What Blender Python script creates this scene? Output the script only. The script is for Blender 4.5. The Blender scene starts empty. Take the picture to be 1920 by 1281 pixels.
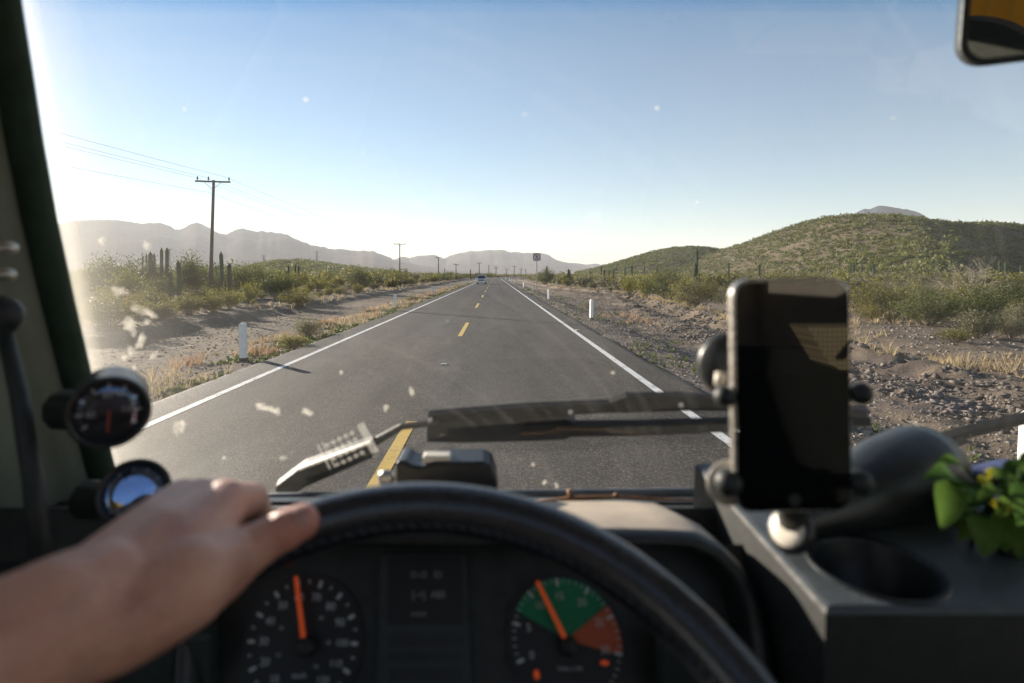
import bpy, math, random
import numpy as np
from mathutils import Vector, Matrix

# ------------------------------------------------------------------ camera, sky, sun, exposure
S = bpy.context.scene
C = S.collection
F = 1050.0                                   # focal length in photo pixels (photo 1920 wide)
EYE = 1.9                                    # eye height above the road
cam = bpy.data.cameras.new('camera'); camo = bpy.data.objects.new('camera', cam); C.objects.link(camo)
camo.location = (0, 0, EYE); camo.rotation_euler = (math.pi/2, 0, 0)
cam.sensor_width = 36; cam.lens = 36*F/1920
cam.shift_x = 32/1920; cam.shift_y = -125.5/1920
cam.clip_start = 0.02; cam.clip_end = 60000
cam.dof.use_dof = True; cam.dof.focus_distance = 28; cam.dof.aperture_fstop = 4.0
S.camera = camo

SUN_EL = math.radians(13.6)
SUN_D = Vector((-0.712*math.cos(SUN_EL), 0.702*math.cos(SUN_EL), math.sin(SUN_EL))).normalized()
W = bpy.data.worlds.new('World'); S.world = W; W.use_nodes = True
nt = W.node_tree; bg = nt.nodes['Background']
sky = nt.nodes.new('ShaderNodeTexSky'); sky.sky_type = 'NISHITA'; sky.sun_disc = False
sky.sun_elevation = SUN_EL; sky.sun_rotation = math.atan2(SUN_D.x, SUN_D.y) % (2*math.pi)
sky.air_density = 1.0; sky.dust_density = 0.0; sky.ozone_density = 1.9
nt.links.new(sky.outputs[0], bg.inputs[0]); bg.inputs[1].default_value = 0.060
sl = bpy.data.lights.new('sun', 'SUN'); sl.energy = 5.0; sl.angle = math.radians(0.5); sl.color = (1.0, 0.89, 0.74)
slo = bpy.data.objects.new('sun', sl); C.objects.link(slo)
slo.rotation_euler = (-SUN_D).to_track_quat('-Z', 'Y').to_euler()
S.view_settings.view_transform = 'Standard'; S.view_settings.look = 'None'
S.view_settings.exposure = 1.4; S.view_settings.gamma = 1; S.view_settings.use_curve_mapping = False
S.render.engine = 'CYCLES'
S.cycles.use_denoising = True; S.cycles.denoiser = 'OPENIMAGEDENOISE'
S.cycles.max_bounces = 8; S.cycles.transparent_max_bounces = 24; S.cycles.volume_bounces = 1
S.cycles.sample_clamp_indirect = 4.0

def at(px, py, Y):
    """photo pixel seen at forward distance Y -> world point"""
    return Vector(((px-928)/F*Y, Y, EYE-(py-515)/F*Y))

# ------------------------------------------------------------------ helpers
RNG = np.random.default_rng(7); R = random.Random(5)

def tag(o, label=None, cat=None, group=None, kind=None):
    if label: o['label'] = label
    if cat: o['category'] = cat
    if group: o['group'] = group
    if kind: o['kind'] = kind
    return o

def thing(name, label, cat, loc=(0, 0, 0), rz=0, group=None):
    o = bpy.data.objects.new(name, None); C.objects.link(o); o.empty_display_size = .1
    o.location = loc; o.rotation_euler = (0, 0, rz)
    return tag(o, label, cat, group)

class MB:
    """collects shapes, then links them as one mesh object"""
    def __init__(s): s.v = []; s.f = []; s.m = []
    def add(s, vs, fs, mi=0):
        b = len(s.v); s.v += [tuple(v) for v in vs]; s.f += [tuple(b+i for i in f) for f in fs]; s.m += [mi]*len(fs); return s
    def box(s, c, d, mi=0, M=None, bev=0.0):
        hx, hy, hz = d[0]/2, d[1]/2, d[2]/2
        if bev <= 0:
            vs = [Vector((x, y, z)) for x in (-hx, hx) for y in (-hy, hy) for z in (-hz, hz)]
            fs = [(0,1,3,2), (4,6,7,5), (0,4,5,1), (2,3,7,6), (0,2,6,4), (1,5,7,3)]
        else:
            # chamfered box built as a hull of inset corners
            b = min(bev, hx*.9, hy*.9, hz*.9); vs = []; idx = {}
            for sx in (-1, 1):
                for sy in (-1, 1):
                    for sz in (-1, 1):
                        for a in range(3):
                            p = [sx*(hx-b), sy*(hy-b), sz*(hz-b)]; p[a] = (sx*hx, sy*hy, sz*hz)[a]
                            idx[(sx, sy, sz, a)] = len(vs); vs.append(Vector(p))
            fs = []
            q = lambda *k: idx[k]
            for s1 in (-1, 1):
                fs.append([q(s1,-1,-1,0), q(s1,1,-1,0), q(s1,1,1,0), q(s1,-1,1,0)][::s1])
                fs.append([q(-1,s1,-1,1), q(-1,s1,1,1), q(1,s1,1,1), q(1,s1,-1,1)][::s1])
                fs.append([q(-1,-1,s1,2), q(1,-1,s1,2), q(1,1,s1,2), q(-1,1,s1,2)][::s1])
            for a in (-1, 1):
                for b2 in (-1, 1):
                    fs.append([q(a,b2,-1,0), q(a,b2,1,0), q(a,b2,1,1), q(a,b2,-1,1)][::-a*b2])
                    fs.append([q(a,-1,b2,0), q(a,-1,b2,2), q(a,1,b2,2), q(a,1,b2,0)][::-a*b2])
                    fs.append([q(-1,a,b2,1), q(1,a,b2,1), q(1,a,b2,2), q(-1,a,b2,2)][::-a*b2])
            for sx in (-1, 1):
                for sy in (-1, 1):
                    for sz in (-1, 1):
                        fs.append([q(sx,sy,sz,0), q(sx,sy,sz,1), q(sx,sy,sz,2)][::sx*sy*sz])
        c = Vector(c)
        return s.add([(M @ v if M else v)+c for v in vs], fs, mi)
    def tube(s, pts, r, n=8, mi=0, cap=True, closed=False):
        pts = [Vector(p) for p in pts]; k = len(pts)
        rs = r if hasattr(r, '__len__') else [r]*k
        rings = []; up = None
        for i, p in enumerate(pts):
            a = pts[i-1] if (i > 0 or closed) else p; b = pts[(i+1) % k] if (i < k-1 or closed) else p
            t = (b-a).normalized()
            if up is None:
                up = Vector((0, 0, 1)) if abs(t.z) < .9 else Vector((0, 1, 0))
            u = (up - t*up.dot(t)); u = u.normalized() if u.length > 1e-6 else t.orthogonal().normalized()
            up = u; w = t.cross(u)
            rings.append([p + (u*math.cos(2*math.pi*j/n) + w*math.sin(2*math.pi*j/n))*rs[i] for j in range(n)])
        vs = [v for rg in rings for v in rg]; fs = []
        for i in range(k if closed else k-1):
            a = i*n; b = ((i+1) % k)*n
            for j in range(n): fs.append((a+j, a+(j+1) % n, b+(j+1) % n, b+j))
        if cap and not closed:
            fs.append(tuple(range(n))[::-1]); fs.append(tuple((k-1)*n+j for j in range(n)))
        return s.add(vs, fs, mi)
    def lathe(s, prof, n=24, M=None, mi=0, close_top=True, close_bot=True):
        """prof: (radius, z) from bottom to top, round local z, then M"""
        vs = []; fs = []; k = len(prof)
        for r, z in prof:
            for j in range(n): vs.append(Vector((r*math.cos(2*math.pi*j/n), r*math.sin(2*math.pi*j/n), z)))
        for i in range(k-1):
            for j in range(n): fs.append((i*n+j, i*n+(j+1) % n, (i+1)*n+(j+1) % n, (i+1)*n+j))
        if close_bot: fs.append(tuple(range(n))[::-1])
        if close_top: fs.append(tuple((k-1)*n+j for j in range(n)))
        return s.add([(M @ v if M else v) for v in vs], fs, mi)
    def prism(s, poly, depth, M=None, mi=0):
        """poly in local xy, extruded along +z by depth"""
        n = len(poly)
        vs = [Vector((x, y, 0)) for x, y in poly] + [Vector((x, y, depth)) for x, y in poly]
        fs = [tuple(range(n))[::-1], tuple(range(n, 2*n))] + [(i, (i+1) % n, n+(i+1) % n, n+i) for i in range(n)]
        return s.add([(M @ v if M else v) for v in vs], fs, mi)
    def build(s, name, mats, parent=None, smooth=False, loc=None):
        return mk(name, s.v, s.f, mats, parent, smooth, s.m, loc)

def mk(name, V, Fc, mats, parent=None, smooth=False, midx=None, loc=None):
    me = bpy.data.meshes.new(name)
    me.from_pydata([tuple(v) for v in V], [], [tuple(f) for f in Fc])
    if not isinstance(mats, (list, tuple)): mats = [mats]
    for m in mats: me.materials.append(m)
    if midx is not None and len(mats) > 1: me.polygons.foreach_set('material_index', np.array(midx, dtype=np.int32))
    if smooth: me.polygons.foreach_set('use_smooth', np.ones(len(me.polygons), dtype=bool))
    me.update()
    o = bpy.data.objects.new(name, me); C.objects.link(o)
    if parent: o.parent = parent
    if loc is not None: o.location = loc
    return o

def mk_np(name, V, Q, mat, parent=None, smooth=False, tone=None):
    """fast mesh from numpy quads; tone = one random value per face stored as a face attribute"""
    me = bpy.data.meshes.new(name); V = np.asarray(V, np.float32); Q = np.asarray(Q, np.int32)
    k = Q.shape[1]
    me.vertices.add(len(V)); me.vertices.foreach_set('co', V.ravel())
    me.loops.add(Q.size); me.loops.foreach_set('vertex_index', Q.ravel())
    me.polygons.add(len(Q)); me.polygons.foreach_set('loop_start', np.arange(0, Q.size, k, dtype=np.int32))
    if smooth: me.polygons.foreach_set('use_smooth', np.ones(len(Q), dtype=bool))
    if not isinstance(mat, (list, tuple)): mat = [mat]
    for m in mat: me.materials.append(m)
    if tone is not None:
        a = me.attributes.new('tone', 'FLOAT', 'FACE'); a.data.foreach_set('value', np.asarray(tone, np.float32))
    me.update(calc_edges=True); me.validate()
    o = bpy.data.objects.new(name, me); C.objects.link(o)
    if parent: o.parent = parent
    return o

def copy_tree(o, parent=None):
    c = o.copy(); C.objects.link(c)
    if parent: c.parent = parent
    for ch in list(o.children): copy_tree(ch, c)
    return c

# ------------------------------------------------------------------ materials
class NT:
    def __init__(s, name):
        s.m = bpy.data.materials.new(name); s.m.use_nodes = True; s.t = s.m.node_tree
        s.p = s.t.nodes['Principled BSDF']; s.out = s.t.nodes['Material Output']
    def n(s, typ, **kw):
        nd = s.t.nodes.new(typ)
        for k, v in kw.items():
            if k in nd.inputs: nd.inputs[k].default_value = v
            else: setattr(nd, k, v)
        return nd
    def l(s, a, b): s.t.links.new(a, b); return s
    def coord(s, kind='Object', scale=None):
        tc = s.n('ShaderNodeTexCoord'); o = tc.outputs[kind]
        if scale:
            mp = s.n('ShaderNodeMapping'); mp.inputs['Scale'].default_value = scale; s.l(o, mp.inputs[0]); o = mp.outputs[0]
        return o
    def noise(s, co, scale, detail=4, rough=.55):
        nd = s.n('ShaderNodeTexNoise'); nd.inputs['Scale'].default_value = scale; nd.inputs['Detail'].default_value = detail
        nd.inputs['Roughness'].default_value = rough
        if co: s.l(co, nd.inputs['Vector'])
        return nd.outputs[0]
    def ramp(s, fac, stops):
        r = s.n('ShaderNodeValToRGB'); e = r.color_ramp.elements
        while len(e) < len(stops): e.new(.5)
        for i, (p, c) in enumerate(stops):
            e[i].position = p; e[i].color = (c, c, c, 1) if not hasattr(c, '__len__') else (*c[:3], 1)
        s.l(fac, r.inputs[0]); return r.outputs[0]
    def mix(s, fac, a, b, mode='MIX'):
        m = s.n('ShaderNodeMix'); m.data_type = 'RGBA'; m.blend_type = mode
        for v, i in ((fac, 0), (a, 6), (b, 7)):
            if hasattr(v, 'links'): s.l(v, m.inputs[i])
            elif i == 0: m.inputs[0].default_value = v
            else: m.inputs[i].default_value = (*v[:3], 1)
        return m.outputs[2]
    def math(s, op, a, b=None, c=None, clamp=False):
        m = s.n('ShaderNodeMath'); m.operation = op; m.use_clamp = clamp
        for i, v in enumerate((a, b, c)):
            if v is None: continue
            if hasattr(v, 'links'): s.l(v, m.inputs[i])
            else: m.inputs[i].default_value = v
        return m.outputs[0]
    def bump(s, h, strength=.3, dist=.02, to=None):
        b = s.n('ShaderNodeBump'); b.inputs['Strength'].default_value = strength; b.inputs['Distance'].default_value = dist
        s.l(h, b.inputs['Height']); s.l(b.outputs[0], (to or s.p).inputs['Normal']); return b
    def base(s, c):
        if hasattr(c, 'links'): s.l(c, s.p.inputs['Base Color'])
        else: s.p.inputs['Base Color'].default_value = (*c[:3], 1)
        return s
    def set(s, **kw):
        for k, v in kw.items():
            i = s.p.inputs[k.replace('_', ' ')]
            if hasattr(v, 'links'): s.l(v, i)
            else: i.default_value = v
        return s

def mat_wear(name, col, rough=.5, var=.25, scale=30, bump=.15, bdist=.002, metal=0.0, spec=.5, coat=0.0):
    """a plain worn surface: colour varied by noise, roughness varied, fine bump"""
    t = NT(name); co = t.coord()
    n1 = t.noise(co, scale, 5); n2 = t.noise(co, scale*6, 3)
    lo = tuple(c*(1-var) for c in col); hi = tuple(min(1, c*(1+var)) for c in col)
    t.base(t.ramp(n1, [(.3, lo), (.7, hi)]))
    t.set(Roughness=t.ramp(n2, [(.3, max(0, rough-.08)), (.7, min(1, rough+.1))]), Metallic=metal)
    t.p.inputs['Specular IOR Level'].default_value = spec; t.p.inputs['Coat Weight'].default_value = coat
    t.bump(n2, bump, bdist)
    return t.m

def mat_leaf(name, dark, light, trans=.35):
    t = NT(name)
    a = t.n('ShaderNodeAttribute'); a.attribute_name = 'tone'
    oi = t.n('ShaderNodeObjectInfo')
    f = t.math('ADD', t.math('MULTIPLY', a.outputs['Fac'], .75), t.math('MULTIPLY', oi.outputs['Random'], .25))
    c = t.ramp(f, [(0, dark), (1, light)])
    t.base(c); t.set(Roughness=.6); t.p.inputs['Specular IOR Level'].default_value = .25
    tr = t.n('ShaderNodeBsdfTranslucent'); t.l(c, tr.inputs[0])
    mx = t.n('ShaderNodeMixShader'); mx.inputs[0].default_value = trans
    t.l(t.p.outputs[0], mx.inputs[1]); t.l(tr.outputs[0], mx.inputs[2]); t.l(mx.outputs[0], t.out.inputs[0])
    return t.m
# ------------------------------------------------------------------ ground
def sst(a, b, x): t = np.clip((x-a)/(b-a), 0, 1); return t*t*(3-2*t)
def road_x(y):
    y = np.asarray(y, float); return np.where(y > 230, (y-230)**2/1300.0, 0.0)
_vn = {}
def vnoise(x, y, seed=0):
    """smooth 2-D value noise, vectorised"""
    if seed not in _vn: _vn[seed] = np.random.default_rng(seed+100).random((256, 256))
    T = _vn[seed]; xi = np.floor(x).astype(int); yi = np.floor(y).astype(int)
    fx = x-xi; fy = y-yi; fx = fx*fx*(3-2*fx); fy = fy*fy*(3-2*fy)
    g = lambda i, j: T[i & 255, j & 255]
    return (g(xi, yi)*(1-fx)+g(xi+1, yi)*fx)*(1-fy)+(g(xi, yi+1)*(1-fx)+g(xi+1, yi+1)*fx)*fy
def fbm(x, y, seed=0, o=4):
    r = 0; a = .5
    for k in range(o): r = r+a*vnoise(x*2**k, y*2**k, seed+k); a *= .5
    return r
def berm_x(y): return 10.2+3.9*np.exp(-((np.asarray(y, float)-60)/25)**2)
EDGE_L, EDGE_R = -5.0, 3.25
def height(x, y):
    x = np.asarray(x, float); y = np.asarray(y, float); u = x-road_x(y)
    n1 = fbm(x*.9, y*.9, 1)-.47; n2 = fbm(x*3.1, y*3.1, 11)-.47; n0 = fbm(x*.11, y*.11, 21)-.47
    rough = n1*.16+n2*.10+(fbm(x*8.3, y*8.3, 17, 2)-.36)*.055
    # left verge, track, bank, desert
    zl = -.10 - .06*sst(-5.0, -6.6, u) - .34*sst(-6.6, -8.4, u) + .34*sst(-12.4, -13.9, u) + .16*sst(-14, -30, u)
    zl = zl + n0*.5*sst(-14, -26, u) + rough*np.where(u > -12.4, .75, 1.5)*sst(-4.9, -6.2, u)
    # right shoulder, slope, gravel, berms, track, desert
    b = berm_x(y); 
    zr = -.10 - .03*sst(3.25, 4.3, u) - .42*sst(4.3, 6.4, u)
    bn = .35+1.3*fbm(x*.5, y*.5, 31, 3)
    zr = zr + .42*bn*np.exp(-((u-b)/.75)**2) + .16*bn*np.exp(-((u-b+2.3)/.7)**2)
    zr = zr + .12*sst(b+2.6, b+4.4, u) + n0*.45*sst(b+4, b+16, u)
    berm = np.exp(-((u-b+.8)/2.4)**2)
    zr = zr + rough*sst(3.2, 4.6, u)*(1+1.9*berm)
    zroad = -.14+0*u
    z = np.where(u < -4.95, zl, np.where(u > 3.2, zr, zroad))
    far = sst(250, 500, y)
    return z*(1-far*.0)

def axis(segs):
    a = [segs[0][0]]
    for s0, s1, st in segs:
        n = max(1, int(round((s1-s0)/st))); a += list(np.linspace(s0, s1, n+1)[1:])
    return np.array(a)
gx = axis([(-14000,-3000,2500),(-3000,-600,200),(-600,-150,18),(-150,-50,2.5),(-50,-18,.6),(-18,-4.6,.16),(-4.6,3.0,1.9),(3.0,16,.14),(16,30,.35),(30,60,.9),(60,160,4),(160,600,22),(600,3000,240),(3000,14000,2750)])
gy = axis([(-600,-60,60),(-60,-5,5),(-5,2,1),(2,18,.14),(18,40,.3),(40,80,.6),(80,160,1.5),(160,400,5),(400,1500,55),(1500,14000,1250)])
GX, GY = np.meshgrid(gx, gy); GZ = height(GX, GY)
nx, ny = len(gx), len(gy)
V = np.stack([GX.ravel(), GY.ravel(), GZ.ravel()], 1)
ii = (np.arange(ny-1)[:, None]*nx+np.arange(nx-1)[None, :]).ravel()
Q = np.stack([ii, ii+1, ii+nx+1, ii+nx], 1)

def mat_ground():
    t = NT('desert_dirt'); co = t.coord()
    big = t.noise(co, .12, 4); mid = t.noise(co, .9, 5); fine = t.noise(co, 14, 4, .65); peb = t.noise(co, 55, 3, .6)
    c = t.ramp(mid, [(.3, (.105, .083, .068)), (.52, (.165, .130, .103)), (.72, (.28, .215, .155))])
    c = t.mix(t.ramp(big, [(.42, 0.0), (.62, .65)]), c, (.36, .28, .19))
    c = t.mix(t.ramp(fine, [(.35, .7), (.6, 0.0)]), c, (.085, .070, .060))
    c = t.mix(t.ramp(peb, [(.60, 0.0), (.72, .55)]), c, (.40, .34, .28))
    # darker crushed gravel beside the asphalt
    sx = t.n('ShaderNodeSeparateXYZ'); t.l(co, sx.inputs[0])
    m = t.math('MULTIPLY', t.ramp(t.math('ADD', t.math('MULTIPLY', sx.outputs[0], .1), t.math('MULTIPLY', mid, .25)), [(.42, 1.0), (.86, 0.0)]), t.math('GREATER_THAN', sx.outputs[0], 2.5))
    c = t.mix(t.math('MULTIPLY', m, .55), c, (.15, .13, .118))
    t.base(c); t.set(Roughness=.95); t.p.inputs['Specular IOR Level'].default_value = .15
    h = t.math('ADD', t.math('MULTIPLY', fine, .6), t.math('MULTIPLY', peb, .45))
    t.bump(h, 1.0, .09)
    return t.m
M_ground = mat_ground()
g = mk_np('ground', V, Q, M_ground, smooth=True); tag(g, kind='structure')

# ------------------------------------------------------------------ road
def mat_asphalt():
    t = NT('asphalt'); co = t.coord()
    big = t.noise(t.coord(scale=(.55, .06, 1)), 1.0, 4); fine = t.noise(co, 95, 2, .7); mid = t.noise(co, 30, 4, .7); pt = t.noise(co, 1.1, 5)
    c = t.ramp(big, [(.3, (.023, .0185, .0148)), (.7, (.043, .034, .0265))])
    c = t.mix(t.ramp(pt, [(.45, 0.0), (.75, .45)]), c, (.075, .064, .053))
    vo = t.n('ShaderNodeTexVoronoi'); t.l(co, vo.inputs[0]); vo.inputs['Scale'].default_value = 75; sv = t.n('ShaderNodeSeparateColor'); t.l(vo.outputs['Color'], sv.inputs[0])
    c = t.mix(t.ramp(sv.outputs[0], [(.58, 0.0), (1.0, .9)]), c, (.21, .18, .15))
    c = t.mix(t.ramp(sv.outputs[1], [(.6, 0.0), (1.0, .8)]), c, (.012, .011, .011))
    # old repairs: tar seams, a few cracks and drip stains along the lane centres
    ck = t.n('ShaderNodeTexVoronoi'); ck.feature = 'DISTANCE_TO_EDGE'; wv = t.noise(co, 2.2, 4); mv = t.n('ShaderNodeVectorMath'); mv.operation = 'ADD'; t.l(t.coord(scale=(.34, .12, 1)), mv.inputs[0])
    cw = t.n('ShaderNodeTexNoise'); cw.inputs['Scale'].default_value = 1.6; cw.inputs['Detail'].default_value = 5; t.l(co, cw.inputs['Vector']); sc_ = t.n('ShaderNodeVectorMath'); sc_.operation = 'SCALE'; sc_.inputs['Scale'].default_value = .30; t.l(cw.outputs['Color'], sc_.inputs[0]); t.l(sc_.outputs[0], mv.inputs[1])
    t.l(mv.outputs[0], ck.inputs['Vector']); ck.inputs['Scale'].default_value = 1.0
    c = t.mix(t.math('MULTIPLY', t.ramp(ck.outputs['Distance'], [(.006, .8), (.014, 0.0)]), t.ramp(wv, [(.5, 0.0), (.6, 1.0)])), c, (.014, .013, .013))
    sp_ = t.noise(t.coord(scale=(1.0, .16, 1)), 2.4, 5, .6); c = t.mix(t.ramp(sp_, [(.52, 0.0), (.68, .5)]), c, (.022, .020, .019))
    c = t.mix(t.ramp(mid, [(.30, .6), (.48, 0.0)]), c, (.022, .021, .021))
    sx_ = t.n('ShaderNodeSeparateXYZ'); t.l(co, sx_.inputs[0])
    pp = t.n('ShaderNodeMath'); pp.operation = 'PINGPONG'; t.l(t.math('ADD', t.math('ADD', sx_.outputs[0], 1.08), t.math('MULTIPLY', t.math('SUBTRACT', t.noise(t.coord(scale=(.3, .05, 1)), 2, 3), .5), .5)), pp.inputs[0]); pp.inputs[1].default_value = 1.87
    c = t.mix(t.ramp(t.math('MULTIPLY', pp.outputs[0], .5348), [(.30, 0.0), (.50, .34), (.68, .10), (.85, 0.0)]), c, (.080, .068, .057))
    c = t.mix(t.ramp(t.math('MULTIPLY', pp.outputs[0], .5348), [(.84, 0.0), (1.0, .35)]), c, (.022, .020, .018))
    t.base(c); t.set(Roughness=t.ramp(big, [(.3, .62), (.7, .78)])); t.p.inputs['Specular IOR Level'].default_value = .2
    t.bump(t.math('ADD', fine, t.math('MULTIPLY', mid, .8)), 1.0, .02)
    return t.m
M_asphalt = mat_asphalt()
def paint(name, col, wear):
    t = NT(name); co = t.coord(); n = t.noise(co, 38, 6, .7); n2 = t.noise(co, 3, 3)
    f = t.ramp(t.math('ADD', t.math('MULTIPLY', n, .75), t.math('MULTIPLY', n2, .25)), [(wear, 1.0), (wear+.1, 0.0)])
    t.base(t.mix(f, col, (.075, .068, .062))); t.set(Roughness=.7); t.bump(n, .5, .006); return t.m
M_white = paint('road_paint_white', (.74, .73, .70), .395); M_yellow = paint('road_paint_yellow', (.62, .40, .07), .37)
ry = axis([(-60, 230, 10), (230, 700, 6)])
def strip(name, u0, u1, z, mat, y0=None, y1=None, thick=0):
    ys = ry if y0 is None else np.linspace(y0, y1, 3)
    if y0 is not None and y1 < 232: ys = np.array([y0, y1])
    b = MB(); xc = road_x(ys)
    vs = []
    for y, x in zip(ys, xc): vs += [(x+u0, y, z), (x+u1, y, z)]
    fs = [(2*i, 2*i+1, 2*i+3, 2*i+2) for i in range(len(ys)-1)]
    if thick:
        k = len(vs); vs += [(x, y, zz-thick) for x, y, zz in vs]
        for i in range(len(ys)-1):
            fs += [(2*i, 2*i+2, k+2*i+2, k+2*i), (2*i+1, k+2*i+1, k+2*i+3, 2*i+3)]
    b.add(vs, fs); return b
b = strip('road', EDGE_L, EDGE_R, 0, None, thick=.2); tag(b.build('road', M_asphalt), kind='structure')
def jag(u, d, seed):   # ragged crumbling asphalt lip
    b = MB(); ys = np.arange(0, 120, .22); rr = np.random.default_rng(seed); w = .03+.14*fbm(ys*.6, ys*0+seed, seed)
    vs = []
    for y, k in zip(ys, w+rr.random(len(ys))*.035): vs += [(u, y, -.004), (u+d*k, y, -.02), (u+d*(k+.06), y, -.16)]
    fs = []
    for i in range(len(ys)-1):
        a = 3*i
        for q in (0, 1): fs.append((a+q, a+q+1, a+q+4, a+q+3)[::d])
    b.add(vs, fs); return b
b = jag(EDGE_L, -1, 3); jb = jag(EDGE_R, 1, 4); b.add(jb.v, jb.f); tag(b.build('road_edge', M_asphalt), kind='structure')
LINE_L, LINE_R, LINE_Y = -4.38, 2.66, -1.08
b = strip('l', LINE_L-.065, LINE_L+.065, .004, None); c2 = strip('r', LINE_R-.07, LINE_R+.07, .004, None); b.add(c2.v, c2.f)
tag(b.build('edge_lines', M_white), kind='structure')
dashes = MB()
y0 = 2.4
while y0 < 420:
    q = strip('d', LINE_Y-.07, LINE_Y+.07, .004, None, y0, y0+4.85) ; dashes.add(q.v, q.f); y0 += 14.85
tag(dashes.build('centre_line', M_yellow), kind='structure')

# ------------------------------------------------------------------ hills and mountains (height from a ridge profile, real depth)
def ridge(name, prof, dist, front, back, mat, step=5, rough=.12, seed=0, ncol=None, pw=1.6, zbase=-2, jagg=1.0):
    px = np.array([p[0] for p in prof], float); py = np.array([p[1] for p in prof], float)
    cx = np.arange(px[0], px[-1]+.1, step); 
    d = np.array([dist(x) for x in cx]) if callable(dist) else np.full(len(cx), float(dist))
    yy = np.interp(cx, px, py)
    k = np.ones(3)/3; yp = np.pad(yy, 1, mode='edge'); yy = np.convolve(yp, k, 'valid')+(fbm(cx*.11, cx*0+seed, seed+40, 4)-.47)*jagg
    hh = EYE-(yy-515)/F*d - zbase
    rows = np.concatenate([-np.linspace(1, 0, 26)**1.25, np.linspace(0, 1, 9)[1:]])
    X = (cx-928)/F
    VX = []; 
    for r in rows:
        L = front if r < 0 else back
        D = d+r*L; s = (1-abs(r))
        prof_h = np.clip(.5-.5*np.cos(np.pi*s), 0, 1)**(1/1.0)*(.55)+.45*s**pw
        wob = (fbm(X*D/front*5+seed, D/front*3.2, seed, 5)-.47)
        z = zbase+hh*prof_h*(1+rough*2.2*wob*(abs(r) > .02)*min(1, abs(r)*4)) 
        VX.append(np.stack([X*D, D, z], 1))
    V = np.concatenate(VX); n = len(cx); m = len(rows)
    ii = (np.arange(m-1)[:, None]*n+np.arange(n-1)[None, :]).ravel()
    Q = np.stack([ii, ii+1, ii+n+1, ii+n], 1)
    o = mk_np(name, V, Q, mat, smooth=True); tag(o, kind='structure')
    return V.reshape(m, n, 3)
def mat_hill(name, lo, hi, s):
    t = NT(name); co = t.coord(); n = t.noise(co, s, 6, .65); n2 = t.noise(co, s*12, 3)
    t.base(t.mix(t.ramp(n2, [(.4, 0.0), (.65, .6)]), t.ramp(n, [(.35, lo), (.65, hi)]), lo)); t.set(Roughness=1); t.p.inputs['Specular IOR Level'].default_value = 0
    t.bump(n2, .6, .4/s*.02); return t.m
M_far = mat_hill('far_rock', (.09, .075, .062), (.17, .14, .112), .002)
M_blue = mat_hill('shaded_rock', (.030, .046, .066), (.046, .066, .092), .003)  # shade and bluish distance put into the rock colour
M_hill = mat_hill('hill_soil', (.115, .095, .068), (.185, .150, .104), .05)
left_m = [(-420,470),(-300,455),(-150,440),(-60,436),(40,428),(100,421),(150,413),(190,411),(230,413),(262,419),(290,419),(300,417),(315,424),(332,431),(345,427),(360,420),(373,418),(388,424),(410,436),(424,440),(440,431),(455,429),(475,433),(510,435),(535,440),(560,451),(595,463),(630,468),(660,470),(700,471),(717,476),(735,486),(800,500),(900,513)]
ridge('mountain', left_m, 5200, 2500, 2000, M_far, 4, .26, 1, jagg=6)
mid_m = [(560,505),(640,490),(690,483),(738,487),(755,480),(768,484),(785,479),(815,478),(830,485),(850,478),(880,471),(905,470),(945,468),(955,473),(975,474),(1000,475),(1020,475),(1028,478),(1040,486),(1060,492),(1095,496),(1120,494),(1130,498),(1170,505),(1260,513)]
ridge('mountain', [(x, y) for x, y in mid_m], 6500, 2600, 2000, M_far, 3, .22, 3, jagg=3)
ridge('mountain', [(1090,512),(1125,497),(1140,495),(1160,497),(1220,508),(1300,514)], 8500, 2000, 1500, M_far, 4, .1, 4)
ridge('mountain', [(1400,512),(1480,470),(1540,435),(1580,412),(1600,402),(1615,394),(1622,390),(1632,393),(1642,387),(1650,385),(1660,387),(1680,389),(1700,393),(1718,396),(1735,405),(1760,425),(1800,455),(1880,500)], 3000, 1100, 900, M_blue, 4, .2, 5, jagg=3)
big_prof = [(1180,514),(1240,505),(1290,490),(1320,482),(1350,472),(1400,455),(1450,437),(1500,421),(1540,410),(1570,406),(1600,405),(1640,405),(1680,407),(1720,411),(1760,417),(1800,421),(1850,422),(1900,424),(1960,428),(2100,440),(2300,470),(2500,505)]
HB = ridge('hill', big_prof, lambda x: float(np.interp(x, [1150, 1300, 1450, 1600, 1720, 1800, 1950, 2300], [720, 610, 500, 420, 372, 372, 430, 560])), 230, 160, M_hill, 7, .16, 6, pw=1.0)
HS = ridge('hill', [(1080,512),(1120,504),(1160,492),(1200,479),(1235,470),(1265,465),(1300,463),(1330,465),(1360,471),(1420,490),(1480,510)], 700, 260, 200, M_hill, 6, .10, 8, pw=1.0)
HL = ridge('hill', [(400,512),(450,502),(490,494),(520,489),(560,488),(600,492),(640,499),(700,506),(770,513)], 620, 220, 160, M_hill, 6, .12, 9, pw=1.0)
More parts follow.
